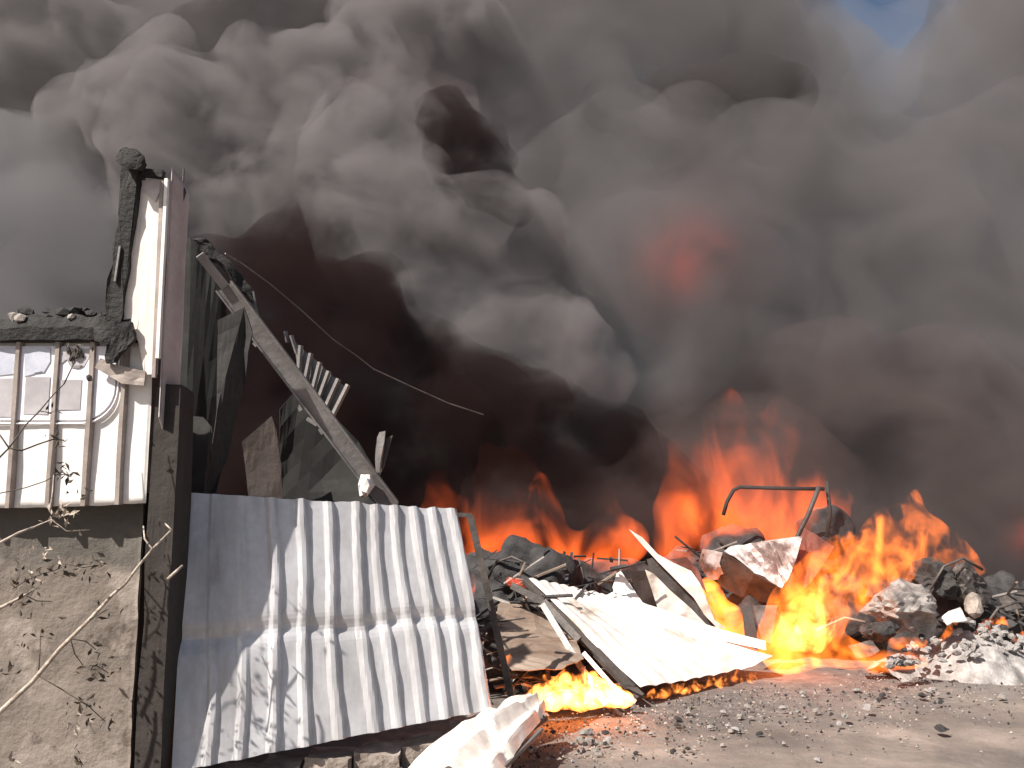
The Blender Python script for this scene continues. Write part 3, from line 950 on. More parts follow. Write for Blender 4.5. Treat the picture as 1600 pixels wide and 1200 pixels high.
# bent pipe frame
PF = empty('pipe_frame', P(1245, 840, 9.95))
tag(PF, 'dark bent pipe frame standing against the tall orange fire', 'pipe frame')
MB().tube([P(x, y, 10.0) for x, y in ((1130, 805), (1136, 784), (1146, 766), (1156, 761), (1220, 763), (1288, 764))], 0.022, 8).build('top_pipe', M['char_grey'], PF, True)
MB().tube([P(x, y, 9.95) for x, y in ((1280, 760), (1262, 806), (1244, 842), (1226, 850))], 0.026, 8).build('leg', M['dark_steel'], PF, True)
MB().tube([P(x, y, 10.05) for x, y in ((1292, 752), (1297, 800), (1292, 840))], 0.022, 8).build('leg', M['char_grey'], PF, True)

# struts between the standing and the fallen sheet
for k, (pts, wd, m_, lab) in enumerate((
        (((848, 945, 7.9), (906, 1040, 7.5), (948, 1102, 7.25)), 0.05, 'steel', 'grey angle strut lying left of the fallen white sheet, longest of the three struts'),
        (((912, 1020, 7.5), (960, 1075, 7.35), (992, 1096, 7.4)), 0.035, 'white_sheet', 'slim pale strut close beside the dark bar of the fallen white sheet'),
        (((800, 915, 8.4), (850, 940, 8.2), (905, 1000, 7.9)), 0.06, 'dark_steel', 'dark burnt strut reaching back towards the mound'))):
    mb = MB()
    for i in range(len(pts) - 1):
        mb.bar(P(*pts[i]), P(*pts[i + 1]), wd, 0.035)
    o = mb.build('strut', M[m_], None)
    tag(o, lab, 'strut')

# rusty sheets lying behind the low fire
def rusty(name, pts, m_, seed, lab):
    o = patch(name, [P(*p_) for p_ in pts], M[m_], None, 0.006, 5, 0.02, 3, seed, (Vector((0.3, 0.2, 1)), 0.09, 0.012))
    tag(o, lab, 'metal sheet')
rusty('rusty_sheet', [(775, 985, 7.9), (840, 990, 7.9), (900, 1000, 7.8), (912, 1030, 7.4), (880, 1045, 7.2), (800, 1050, 7.2), (782, 1020, 7.5)], 'rust', 131, 'pale rusty sheet lying behind the low fire beside the bent post')
rusty('rusty_sheet', [(778, 940, 8.6), (830, 950, 8.6), (880, 972, 8.4), (900, 1000, 8.0), (840, 990, 8.0), (775, 985, 8.0)], 'rust', 132, 'streaked brown sheet lying above the pale rusty one, under the dark strut')

# ------------------------------------------------------------------ heaps and loose debris
heap_spec = [(750, 905, 9.6, 45), (800, 900, 9.4, 50), (850, 905, 9.3, 45), (890, 925, 9.6, 50), (940, 930, 9.9, 50), (985, 925, 10.1, 50), (760, 960, 9.4, 60), (830, 965, 9.3, 60), (900, 975, 9.9, 55), (960, 985, 10.1, 60),
             (1030, 950, 10.2, 60), (1100, 960, 10.2, 60), (1180, 970, 10.0, 55), (1060, 905, 10.6, 45), (1150, 885, 10.6, 60), (1230, 890, 10.4, 50), (1285, 835, 10.6, 42), (1300, 950, 10.0, 60), (750, 1040, 8.6, 60), (830, 1040, 8.6, 60), (720, 1000, 8.6, 60)]
heap = ball_hull('debris_heap', [(P(*s[:3]), pxm(s[3], s[2])) for s in heap_spec], 0.045, M['cinder'], 0.10, 5.0, 33, 4, False)
tag(heap, 'dark mound of burnt debris between the fires', None, None, 'stuff')
heap2_spec = [(1380, 985, 10.2, 70), (1450, 975, 10.2, 70), (1520, 965, 10.4, 55), (1580, 960, 10.6, 55), (1640, 965, 10.6, 60), (1720, 970, 10.6, 60), (1560, 990, 10.2, 40), (1610, 1000, 10.0, 30)]
heap2 = ball_hull('debris_heap', [(P(*s[:3]), pxm(s[3], s[2])) for s in heap2_spec], 0.045, M['cinder'], 0.10, 5.0, 37, 4, False)
tag(heap2, 'dark burnt debris bank behind the grey crumpled lumps', None, None, 'stuff')


def lump(name, px, py, Y, rp, sq, m_, lab, seed, amp=0.4, cat='lump', rot=0.0, ridge=True):
    o = link(name, lump_mesh(name, pxm(rp, Y), seed, 4, amp, 1.15, sq, ridge), M[m_], None, True)
    o.location = P(px, py, Y); o.rotation_euler = (0, rot, 0.3 * seed)
    tag(o, lab, cat)
    return o


M['crumple'] = surf('crumpled_grey_metal', (0.38, 0.345, 0.32), (0.16, 0.14, 0.128), 0.1, 0.6, 5, 0.38, 0.6, 24, 0.5)


def crumple(px, py, Y, rp, sq, m_, lab, seed):
    """a crushed lump: folds with sharp creases"""
    bm = bmesh.new()
    bmesh.ops.create_icosphere(bm, subdivisions=4, radius=1.0)
    me = bpy.data.meshes.new('crumpled_lump'); bm.to_mesh(me); bm.free()
    n = len(me.vertices)
    co = np.empty(n * 3); me.vertices.foreach_get('co', co); co = co.reshape(-1, 3)
    r = np.random.RandomState(seed)
    k = np.full(n, 9.0)
    for i in range(15):               # cut flat facets, then crease
        d = r.normal(size=3); d /= np.linalg.norm(d)
        c_ = co @ d
        lim = r.uniform(0.62, 0.95)
        k = np.minimum(k, np.where(c_ > 1e-3, lim / np.maximum(c_, 1e-3), 9))
    k = np.minimum(k, 1.15)
    k = k * (1 + 0.16 * (0.5 - np.abs(vnoise(co * 2.3 + seed, seed)) * 2) + 0.07 * (0.5 - np.abs(vnoise(co * 5 + seed, seed + 1)) * 2) + 0.03 * vnoise(co * 13, seed + 2))
    co = co * k[:, None] * np.array(sq) * pxm(rp, Y)
    me.vertices.foreach_set('co', co.ravel()); me.update()
    o = link('crumpled_lump', me, M[m_], None, False)
    o.location = P(px, py, Y); o.rotation_euler = (0, 0.15, 0.4)
    tag(o, lab, 'lump')
    return o


crumple(1410, 946, 9.0, 54, (1.25, 0.9, 0.75), 'crumple', 'grey crumpled metal lump ringed by the bright yellow fire', 3)
crumple(1462, 908, 9.5, 42, (1.0, 0.9, 0.75), 'char_grey', 'dark crumpled lump behind and above the grey one', 14)
crumple(1508, 914, 9.55, 38, (1.05, 0.9, 0.75), 'dark_steel', 'dull steel crumpled lump at the right end of the bright fire', 25)
crumple(1372, 988, 8.85, 28, (1.3, 0.9, 0.7), 'cinder', 'small burnt lump under the left end of the grey crumpled one', 36)
o = link('beige_block', lump_mesh('beige_block', pxm(19, 9.3), 77, 2, 0.25, 1.0, (0.8, 0.7, 1.0)), M['rubble']); o.location = P(1521, 945, 9.3)
tag(o, 'beige broken block below the dull steel crumpled lump', 'block')

# bent rods and torn scraps sticking out of the heaps
def rod(pts, r_, lab, m_='dark_steel'):
    o = MB().tube([P(*p_) for p_ in pts], r_, 6).build('bent_rod', M[m_], None, True)
    tag(o, lab, 'rod')


rod([(760, 905, 9.2), (776, 878, 9.1), (800, 870, 9.0), (826, 882, 8.9)], 0.012, 'thin bent rod looping over the left of the dark mound')
rod([(905, 930, 9.3), (912, 900, 9.25), (904, 872, 9.3)], 0.010, 'short rod standing up from the dark mound left of the torn flap')
rod([(1448, 930, 9.3), (1475, 885, 9.3), (1505, 872, 9.35), (1535, 890, 9.4)], 0.014, 'bent rod arching over the dull steel lump')
rod([(1535, 985, 9.4), (1560, 950, 9.4), (1592, 940, 9.5), (1620, 950, 9.5)], 0.016, 'crooked rod at the far right above the ash heap')
rod([(1275, 985, 9.0), (1320, 965, 9.0), (1352, 972, 8.9)], 0.012, 'rusty rod behind the bright fire, left of the grey lump', 'rust')  # rod in the plain rust material
for k, (pts, m_, lab) in enumerate((
        ([(1465, 965, 9.1), (1500, 952, 9.15), (1512, 968, 9.0), (1480, 980, 8.95)], 'scorched', 'pale torn metal scrap lying on the ash between the lumps'),
        ([(1560, 935, 9.7), (1600, 925, 9.8), (1608, 948, 9.6), (1572, 956, 9.6)], 'dark_steel', 'dark torn metal scrap at the far right end of the heap'),
        ([(1325, 1010, 8.8), (1362, 1000, 8.8), (1375, 1018, 8.7), (1338, 1030, 8.65)], 'dark_steel', 'dark torn metal scrap at the foot of the bright fire'),
        ([(728, 1010, 7.4), (752, 1000, 7.5), (764, 1040, 7.3), (742, 1060, 7.2)], 'char_brown', 'burnt brown scrap wedged behind the bent steel post'),
        ([(985, 905, 9.6), (1012, 893, 9.7), (1020, 915, 9.6), (996, 922, 9.5)], 'rust', 'small rusty scrap behind the torn flap of the white sheet'))):
    o = patch('metal_scrap', [P(*p_) for p_ in pts], M[m_], None, 0.008, 3, 0.03, 7, 140 + k)
    tag(o, lab, 'metal scrap')

# ash heap with pieces one can tell apart
def mound(name, cx, cy, rx, ry, h, m_, seed, lab, rot=0.0):
    """a low heap as one closed rough skin"""
    nx, ny = 70, 44
    V = []
    for jj in range(ny + 1):
        for ii in range(nx + 1):
            a, b_ = ii / nx * 2 - 1, jj / ny * 2 - 1
            x, y = cx + a * rx * math.cos(rot) - b_ * ry * math.sin(rot), cy + a * rx * math.sin(rot) + b_ * ry * math.cos(rot)
            V.append((x, y, a, b_))
    A = np.array(V)
    p3 = np.stack([A[:, 0], A[:, 1], np.zeros(len(A))], 1)
    r_ = np.sqrt(A[:, 2] ** 2 + A[:, 3] ** 2) + 0.25 * fbm(p3 * 2.5, 3, seed)
    z = h * np.clip(1 - r_, -0.4, 1) ** 1.0
    z = z + np.clip(1.1 - r_, 0, 1) * (0.06 * np.abs(fbm(p3 * 5, 3, seed + 3)) + 0.022 * fbm(p3 * 14, 2, seed + 6)) - 0.03
    W_ = nx + 1
    faces = [(q * W_ + i, q * W_ + i + 1, (q + 1) * W_ + i + 1, (q + 1) * W_ + i) for q in range(ny) for i in range(nx)]
    o = link(name, mesh(name, np.stack([A[:, 0], A[:, 1], z], 1), faces), m_, None, False)
    tag(o, lab, None, None, 'stuff')


mound('ash', 4.65, 9.25, 1.05, 0.75, 0.40, M['ash'], 41, 'pale ash heaped in front of the crumpled lumps', 0.25)


def chip_mesh(name, seed):
    """a broken flat flake with sharp facets"""
    r = random.Random(seed)
    n_ = 7
    ring = [(math.cos(6.283 * i / n_) * r.uniform(0.6, 1.2), math.sin(6.283 * i / n_) * r.uniform(0.5, 0.95)) for i in range(n_)]
    v = [(x, y, r.uniform(-.1, .1)) for x, y in ring] + [(x * r.uniform(.5, .85), y * r.uniform(.5, .85), r.uniform(.3, .6)) for x, y in ring] + [(0, 0, r.uniform(.45, .7)), (0, 0, -0.35)]
    f = [(i, (i + 1) % n_, n_ + (i + 1) % n_, n_ + i) for i in range(n_)] + [(n_ + i, n_ + (i + 1) % n_, 2 * n_) for i in range(n_)] + [((i + 1) % n_, i, 2 * n_ + 1) for i in range(n_)]
    return mesh(name, v, f)


rnd = random.Random(21)
protos = [chip_mesh('ash_piece', 300 + k) for k in range(7)]
for k, me in enumerate(protos): me.materials.append(M[('ash', 'ash', 'ash', 'stone', 'ash', 'cinder', 'ash')[k]])
for k in range(120):
    px = rnd.uniform(1385, 1605); py = 1044 - (px - 1385) * 0.13 - rnd.uniform(0, 1) * 80 * max(0.15, 1 - abs(px - 1500) / 130)
    Y = 9.15 - (py - 1000) * 0.012 - 0.22 + (px - 1490) * 0.0012
    o = bpy.data.objects.new('ash_piece', protos[k % 7]); C.objects.link(o)
    s_ = rnd.uniform(4, 10)
    r = pxm(s_, Y)
    o.location = P(px, py, Y); o.scale = (r, r, r); o.rotation_euler = (rnd.uniform(-1, 1), rnd.uniform(-1, 1), rnd.uniform(0, 6))
    kind = ('white ash flake', 'white ash flake', 'white ash flake', 'grey burnt flake', 'white ash flake', 'black burnt flake', 'white ash flake')[k % 7]
    ht = py - (1044 - (px - 1385) * 0.13)
    where = ('high' if ht < -38 else 'low' if ht > -16 else 'midway') + (' on the left of' if px < 1450 else ' in the middle of' if px < 1530 else ' at the right end of') + ' the ash heap'
    tag(o, ('large ' if s_ > 7 else 'small ') + kind + ' ' + where, 'ash flake', 'flakes on the ash heap')

# stones on the yard
protos = [chip_mesh('stone', 400 + k) for k in range(7)]
for k, me in enumerate(protos): me.materials.append(M[('stone', 'cinder', 'stone', 'ash', 'cinder', 'stone', 'ash')[k]])
for k in range(90):
    px = rnd.uniform(850, 1620) if k < 70 else rnd.uniform(640, 1000)
    edge = 1125 - (px - 850) * 0.145
    py = edge + 4 + abs(rnd.gauss(0, 1)) * 40
    if py > 1210: continue
    Y = CAMZ * F / (py - 780)
    o = bpy.data.objects.new('stone', protos[k % 7]); C.objects.link(o)
    s_ = rnd.uniform(3.5, 8) * (1.5 if k % 9 == 0 else 1)
    r = pxm(s_, Y)
    o.location = P(px, py, Y); o.location.z = r * 0.15
    o.scale = (r, r, r); o.rotation_euler = (rnd.uniform(-.3, .3), rnd.uniform(-.3, .3), rnd.uniform(0, 6))
    kind = ('grey stone', 'black cinder', 'grey stone', 'pale ash lump', 'black cinder', 'grey stone', 'pale ash lump')[k % 7]
    where = ('beside the crumpled strip' if px < 960 else 'in front of the fallen white sheet' if px < 1190 else 'in front of the bright fire' if px < 1420 else 'in front of the ash heap')
    if py > edge + 55: where = 'on open dirt ' + where
    tag(o, ('big ' if s_ > 7.5 else 'small ' if s_ < 5 else '') + kind + ' ' + where, 'stone' if 'stone' in kind else ('cinder' if 'cinder' in kind else 'ash lump'), kind + 's scattered on the dirt')

def scraps(name, spots, n, mat_, seed, lab):
    r = random.Random(seed)
    mb = MB()
    for k in range(n):
        x0, x1, y0, y1, Y0, Y1 = spots[k % len(spots)]
        a = P(r.uniform(x0, x1), r.uniform(y0, y1), r.uniform(Y0, Y1))
        d = Vector((r.gauss(0, 1), r.gauss(0, .5), r.gauss(0, .55))).normalized() * r.uniform(0.06, 0.3)
        mb.bar(a - d, a + d, r.uniform(0.012, 0.05), r.uniform(0.006, 0.02), (r.gauss(0, .4), r.gauss(0, .4), 1))
    o = mb.build(name, mat_)
    tag(o, lab, None, None, 'stuff')


SP = [(745, 985, 868, 915, 8.9, 9.4), (745, 900, 930, 985, 8.4, 9.0), (720, 790, 960, 1080, 7.6, 8.6), (1060, 1230, 850, 940, 9.9, 10.3), (1480, 1620, 920, 985, 9.6, 10.2), (800, 960, 1050, 1110, 7.3, 7.8)]
scraps('debris', SP, 150, M['cinder'], 61, 'charred sticks and scraps jumbled over the dark mound')
scraps('debris', SP, 50, M['rust'], 62, 'rusty strips jumbled over the dark mound')
scraps('debris', SP, 24, M['stone'], 63, 'grey scraps jumbled over the dark mound')

# fine litter of gravel and cinders: nobody could count it
def litter(name, n, mat_, seed, smin, smax, lab):
    r = np.random.RandomState(seed)
    base = np.array([(1, 0, 0), (-0.5, 0.87, 0), (-0.5, -0.87, 0), (0, 0, 0.9), (0, 0, -0.6)], float)
    fc = [(0, 1, 3), (1, 2, 3), (2, 0, 3), (1, 0, 4), (2, 1, 4), (0, 2, 4)]
    V, Fc = [], []
    for k in range(n):
        px = r.uniform(560, 1700)
        py = (1118 - (px - 850) * 0.14) + np.abs(r.normal(0, 45)) - 12
        Y = CAMZ * F / max(60, (py - 780))
        c = P(px, py, Y)
        s = r.uniform(smin, smax) * (0.6 + 0.8 * r.rand() ** 3)
        a = r.uniform(0, 6.28); ca, sa = math.cos(a), math.sin(a)
        b = base * r.uniform(0.6, 1.3, (5, 3)) * s
        o_ = len(V)
        for q_ in b:
            V.append((c.x + q_[0] * ca - q_[1] * sa, c.y + q_[0] * sa + q_[1] * ca, q_[2] + 0.3 * s))
        Fc += [tuple(i + o_ for i in t_) for t_ in fc]
    o = link(name, mesh(name, V, Fc), mat_)
    tag(o, lab, None, None, 'stuff')


litter('cinders', 1500, M['cinder'], 1, 0.005, 0.018, 'black cinders strewn over the dirt in front of the fire')
litter('gravel', 1800, M['rubble'], 2, 0.005, 0.016, 'brownish gravel strewn over the dirt')
litter('ash', 300, M['ash'], 3, 0.005, 0.016, 'flecks of pale ash strewn over the dirt')

# ------------------------------------------------------------------ withered shrub in front of the wall
SH = empty('withered_shrub', (-3.0, 4.6, 0))
tag(SH, 'withered shrub of bare pale sticks with a few dry leaves in front of the wall', 'shrub')
def stick(pts, Y, r0, r1, m_='bark', name='branch'):
    n_ = len(pts)
    return MB().tube([P(x, y, Y + 0.05 * k) for k, (x, y) in enumerate(pts)], [r0 + (r1 - r0) * k / (n_ - 1) for k in range(n_)], 6).build(name, M[m_], SH, True)
stick([(-60, 1170), (0, 1112), (50, 1066), (95, 1012), (140, 968), (175, 930), (196, 912)], 4.7, 0.015, 0.009)
stick([(196, 912), (215, 886), (238, 858), (268, 828)], 5.1, 0.009, 0.006)
stick([(238, 858), (226, 842), (224, 822)], 5.15, 0.006, 0.004, name='twig')
stick([(268, 828), (258, 818)], 5.2, 0.006, 0.004, name='twig')
stick([(262, 905), (276, 892), (285, 884)], 5.1, 0.010, 0.007, name='twig')
stick([(-40, 865), (0, 848), (30, 832), (52, 824)], 4.8, 0.009, 0.006)
stick([(52, 824), (80, 812), (104, 830), (140, 828)], 4.9, 0.005, 0.003, name='twig')
stick([(-40, 975), (0, 950), (30, 935), (52, 922)], 4.8, 0.012, 0.007)
stick([(-30, 750), (0, 714), (14, 700), (40, 664), (62, 642), (82, 618), (100, 600)], 4.8, 0.006, 0.003, 'leaf', 'twig')
stick([(14, 700), (0, 680), (-12, 668)], 4.8, 0.005, 0.004, 'leaf', 'twig')
stick([(14, 700), (34, 704), (60, 694), (84, 686), (100, 688)], 4.8, 0.005, 0.004, 'leaf', 'twig')
stick([(60, 642), (80, 645), (90, 640)], 4.85, 0.003, 0.003, 'leaf', 'twig')
stick([(100, 600), (112, 575), (122, 548)], 4.95, 0.004, 0.003, 'leaf', 'twig')
stick([(-20, 775), (40, 762), (70, 752), (96, 738), (108, 742)], 4.85, 0.003, 0.003, 'leaf', 'twig')
stick([(78, 800), (82, 770), (84, 742)], 4.85, 0.004, 0.003, 'bark', 'twig')
for k_, (a_, b2_) in enumerate((((20, 920), (70, 895)), ((40, 930), (82, 940)), ((70, 895), (100, 885)), ((110, 998), (150, 1015)), ((110, 998), (130, 1040)), ((60, 1056), (140, 1105)), ((140, 968), (168, 952)), ((84, 812), (92, 800)),
                                ((95, 880), (160, 882)), ((140, 1040), (170, 1052)), ((100, 1080), (165, 1128)), ((60, 1056), (64, 985)), ((84, 742), (108, 742)), ((122, 548), (110, 545)), ((122, 548), (132, 552)))):
    mx_ = ((a_[0] + b2_[0]) / 2 + rnd.uniform(-5, 5), (a_[1] + b2_[1]) / 2 + rnd.uniform(-6, 6))
    stick([a_, mx_, b2_], 4.85, 0.0035, 0.002, 'leaf', 'twig')
def leaves(spots, mat_, seed, name='leaves'):
    r = random.Random(seed)
    V, Fc = [], []
    for (px, py, rad, n_) in spots:
        for k in range(n_):
            c = P(px + r.gauss(0, rad), py + r.gauss(0, rad * 0.7), 4.9 + r.uniform(-.12, .2))
            L = r.uniform(0.012, 0.032)
            d = Vector((r.gauss(0, 1), r.gauss(0, .6), r.gauss(0, 1))).normalized()
            s = d.cross(Vector((r.gauss(0, 1), r.gauss(0, 1), r.gauss(0, 1)))).normalized() * L * 0.42
            u_ = d.cross(s).normalized() * L * 0.2
            o_ = len(V)
            V += [c - d * L, c - d * L * .2 + s + u_, c + d * L, c - d * L * .2 - s + u_]
            Fc += [(o_, o_ + 1, o_ + 2), (o_, o_ + 2, o_ + 3)]
    o = link(name, mesh(name, V, Fc), mat_, SH)
    o['kind'] = 'stuff'
leaves([(100, 742, 9, 16), (90, 688, 9, 8), (120, 550, 10, 14), (128, 770, 10, 9), (88, 640, 5, 5), (92, 735, 14, 8), (30, 905, 20, 24), (60, 930, 18, 16), (98, 890, 16, 16), (150, 885, 16, 12), (140, 905, 10, 8),
        (58, 975, 18, 10), (170, 955, 12, 8), (158, 1020, 12, 12), (140, 1045, 16, 14), (165, 1050, 10, 8), (140, 1105, 18, 18), (160, 1130, 10, 8), (40, 1000, 14, 5), (20, 1050, 14, 5), (75, 995, 10, 4), (130, 1185, 20, 6)], M['leaf'], 5)
leaves([(90, 808, 12, 20), (108, 800, 9, 10), (66, 865, 12, 8), (102, 878, 8, 6), (160, 880, 6, 4), (122, 1130, 14, 8), (134, 1120, 8, 5), (24, 1190, 10, 7), (60, 900, 10, 6)], M['bark'], 6, 'pale_leaves')
def puffs(lst, kids=0, seed=0):
    rnd = random.Random(seed)
    out = []
    for (px, py, Y, rp) in lst:
        c = P(px, py, Y); r = pxm(rp, Y)
        out.append((c, r))
        for k in range(kids):
            d = Vector((rnd.gauss(0, 1), rnd.gauss(-0.5, 0.8), rnd.gauss(0.2, 1))).normalized()
            out.append((c + d * r * rnd.uniform(0.75, 1.0), r * rnd.uniform(0.25, 0.5)))
    return out


M['smoke_grey'] = mat_smoke('grey_smoke', (0.295, 0.279, 0.282), 2.6, (0.85, 0.40, 0.66, 0.5, 0.35))
M['smoke_soft'] = mat_smoke('soft_grey_smoke', (0.225, 0.213, 0.217), 0.9, (0.5, 0.34, 0.68, 0.6, 0.4))
M['smoke_pocket'] = mat_smoke('dark_hollow_smoke', (0.034, 0.023, 0.023), 2.8, (1.3, 0.35, 0.62, 0.6, 0.4))  # black colour paints the shade of a hollow in the billow
M['smoke_haze'] = mat_smoke('sunlit_smoke_haze', (0.46, 0.435, 0.435), 0.05, None, False)
M['smoke_far'] = mat_smoke('far_grey_smoke', (0.235, 0.222, 0.226), 0.5)
M['smoke_flat'] = mat_smoke('flat_pale_smoke', (0.32, 0.315, 0.325), 0.7, (0.6, 0.30, 0.62, 0.5, 0.4))
M['smoke_dark'] = mat_smoke('dark_grey_smoke', (0.085, 0.075, 0.075), 1.6, (0.7, 0.36, 0.60, 0.5, 0.4))  # darker smoke set in the gaps between the puffs
M['smoke_black'] = mat_smoke('shaded_soot_smoke', (0.038, 0.024, 0.0235), 2.0, (0.9, 0.36, 0.58, 0.5, 0.4))  # sooty smoke, darkened further to paint the shade below the billows
M['smoke_brown'] = mat_smoke('brown_smoke', (0.20, 0.165, 0.163), 0.9, (0.7, 0.36, 0.62, 0.5, 0.4))
M['smoke_veil'] = mat_smoke('thin_brown_smoke', (0.22, 0.175, 0.17), 0.30, (0.9, 0.36, 0.62, 0.5, 0.4), False)

back = []
rnd = random.Random(3)
for px in range(-700, 2400, 160):
    for py in range(-500, 850, 160):
        qx, qy = px + rnd.uniform(-50, 50), py + rnd.uniform(-50, 50)
        if math.hypot((qx - 1400) / 1.45, qy - 10) < 190: continue
        back.append((qx, qy, rnd.uniform(23, 26), rnd.uniform(110, 160)))
back += [(1270, 120, 24, 85), (1340, 195, 24, 70), (1440, 170, 24, 80), (1510, 90, 24, 70), (1530, 0, 24, 60), (1235, 20, 24, 75)]
back += [(px, 790, 21, 130) for px in range(-600, 2300, 130)]
o = ball_hull('smoke', puffs(back), 0.45, M['smoke_far'], 0.8, 0.4, 13, 4)
tag(o, 'dim grey wall of smoke far behind everything', 'smoke', None, 'stuff')

left = [
    # upper left corner
    (40, 70, 18, 130), (150, 40, 17.5, 75), (190, 120, 18, 60), (40, 180, 18, 80), (-150, 100, 18, 160), (-120, -150, 18, 160), (60, -120, 19, 120), (-60, 60, 17.5, 90),
    # big pale billow
    (180, 190, 16, 75), (270, 190, 15.5, 95), (370, 190, 15, 105), (460, 200, 15, 110), (330, 290, 15, 110), (440, 320, 14.5, 100), (260, 300, 16, 80), (360, 370, 14.5, 50),
    (540, 150, 15, 80), (600, 90, 15.5, 60), (690, 60, 16, 90), (660, -60, 17, 100), (590, 60, 16, 50),
    # billow column in the middle
    (560, 170, 13.5, 35), (580, 235, 13, 55), (625, 195, 12.6, 36), (555, 290, 13, 50), (620, 340, 12.6, 80), (600, 420, 12.6, 65), (690, 390, 12.3, 80),
    (775, 385, 12.8, 55), (835, 280, 13.2, 40), (815, 205, 14, 45), (770, 120, 14.5, 50), (690, 470, 12.3, 85), (760, 520, 12.1, 75), (650, 500, 12.8, 50),
    (820, 450, 13, 90), (860, 550, 12.3, 75), (800, 590, 12.3, 50),
]
hull = ball_hull('smoke', puffs(left, 5, 4), 0.16, M['smoke_grey'], 0.6, 0.6, 3, 5)
tag(hull, 'rolling pale grey smoke billows above the tower and the fallen beam', 'smoke', None, 'stuff')

right = [
    (880, 110, 17.5, 120), (990, 50, 17.5, 110), (930, 260, 16, 110), (1030, 330, 15.5, 140), (960, 470, 14, 120), (1100, 430, 15, 140), (1220, 340, 16, 150),
    (1060, 560, 14, 110), (1200, 520, 14.5, 140), (1350, 420, 15.5, 170), (1500, 360, 16, 170), (1650, 420, 16, 180), (1340, 570, 14.5, 140), (1480, 560, 14.5, 150), (1640, 600, 14.5, 150),
    (1240, 100, 18, 75), (1170, 40, 18.5, 85), (1320, 215, 17, 80), (1540, 110, 17.5, 90), (1610, 70, 17.5, 100), (1580, 250, 16.5, 80), (1430, 270, 16.5, 80), (1720, 200, 17, 120), (1800, 400, 16, 200),
    (1600, -20, 18.5, 80), (1720, 0, 18, 130), (1060, -70, 18, 110), (860, -60, 18, 120), (900, 600, 13.5, 80),
]
o = ball_hull('smoke', puffs(right, 3, 5), 0.25, M['smoke_soft'], 0.6, 0.45, 23, 4)
tag(o, 'smooth grey smoke bank drifting over the right half of the yard', 'smoke', None, 'stuff')

flat = [(-60, 360, 15, 150), (80, 390, 15, 140), (190, 430, 15, 110), (-150, 500, 15, 190), (60, 560, 15, 160), (-260, 400, 15, 180), (20, 270, 16, 100), (110, 270, 16, 90), (-80, 240, 16, 100), (190, 330, 16, 70)]
o = ball_hull('smoke', puffs(flat), 0.3, M['smoke_flat'], 0.4, 0.5, 29, 4)
tag(o, 'flat pale smoke seen over the charred eave, left of the tower', 'smoke', None, 'stuff')

brown = [(1150, 700, 13.8, 120), (1300, 700, 13.5, 120), (1450, 720, 13.5, 130), (1600, 740, 13.5, 150), (1750, 760, 13.5, 170), (1400, 830, 13, 90), (1540, 850, 12.8, 100), (1680, 860, 12.8, 120), (1250, 800, 13.5, 100),
         (1050, 720, 13.8, 100), (1100, 810, 13.5, 90), (1820, 860, 13, 150), (1250, 600, 13.8, 100), (1450, 620, 13.8, 110)]
o = ball_hull('smoke', puffs(brown, 3, 6), 0.3, M['smoke_brown'], 0.3, 0.5, 31, 3)
tag(o, 'dull brown smoke low over the burning heap at the right', 'smoke', None, 'stuff')

dark = [(340, 520, 12.0, 120), (460, 560, 11.8, 150), (400, 430, 12.4, 80), (470, 400, 13, 85), (560, 490, 12.5, 85), (580, 640, 11.7, 150), (700, 690, 11.7, 130), (650, 590, 12.1, 90),
        (830, 690, 12.2, 95), (930, 720, 12.4, 80), (1000, 760, 12.8, 70), (420, 720, 11.5, 150), (560, 770, 11.5, 130), (260, 620, 12, 120), (760, 650, 12.2, 80), (700, 820, 11.8, 120), (840, 830, 11.8, 120), (960, 840, 12.2, 110), (1060, 850, 12.6, 90)]
o = ball_hull('smoke', puffs(dark, 4, 8), 0.2, M['smoke_black'], 0.35, 0.8, 9, 4)
tag(o, 'black soot smoke from the gutted building, shade under the grey billows put into its colour', 'smoke', None, 'stuff')
pock = []
path_ = [(668, 160, 12.9, 26), (700, 185, 12.6, 40), (722, 215, 12.4, 50), (738, 250, 12.3, 54), (765, 282, 12.3, 46), (795, 312, 12.3, 30), (812, 330, 12.4, 18)]
for k in range(len(path_) - 1):
    for f_ in (0, 0.25, 0.5, 0.75):
        pock.append(tuple(path_[k][j_] + (path_[k + 1][j_] - path_[k][j_]) * f_ for j_ in range(4)))
pock += [(760, 215, 12.6, 34), (775, 245, 12.5, 30), (690, 240, 12.5, 30)]
o = ball_hull('smoke', puffs(pock, 1, 2), 0.1, M['smoke_pocket'], 0.20, 1.3, 19, 5)
tag(o, 'ragged dark hollow in the pale middle billow, its shade put into black smoke', 'smoke', None, 'stuff')
rim_ = [(570, 140, 12.9, 28), (620, 130, 12.8, 30), (670, 130, 12.8, 28), (720, 150, 12.8, 24), (760, 185, 12.7, 20), (640, 90, 14.6, 34), (600, 85, 14.7, 26)]
o = ball_hull('smoke', puffs(rim_, 4, 12), 0.1, M['smoke_brown'], 0.14, 1.4, 39, 4)
tag(o, 'brownish smoke curl above the dark hollow', 'smoke', None, 'stuff')
gaps = [(400, 55, 17.3, 110), (520, 40, 16.8, 80), (310, 60, 17.6, 70)]
o = ball_hull('smoke', puffs(gaps, 3, 14), 0.25, M['smoke_dark'], 0.3, 0.6, 43, 3)
tag(o, 'darker smoke between the upper left corner and the pale billow', 'smoke', None, 'stuff')
gaps = [(1100, 190, 16.3, 75), (1180, 160, 16.6, 70), (1040, 180, 16.4, 50), (940, 160, 16.2, 40)]
o = ball_hull('smoke', puffs(gaps, 3, 15), 0.22, M['smoke_dark'], 0.3, 0.7, 47, 3)
tag(o, 'dark smudge high in the smoke, left of the blue gap of sky', 'smoke', None, 'stuff')
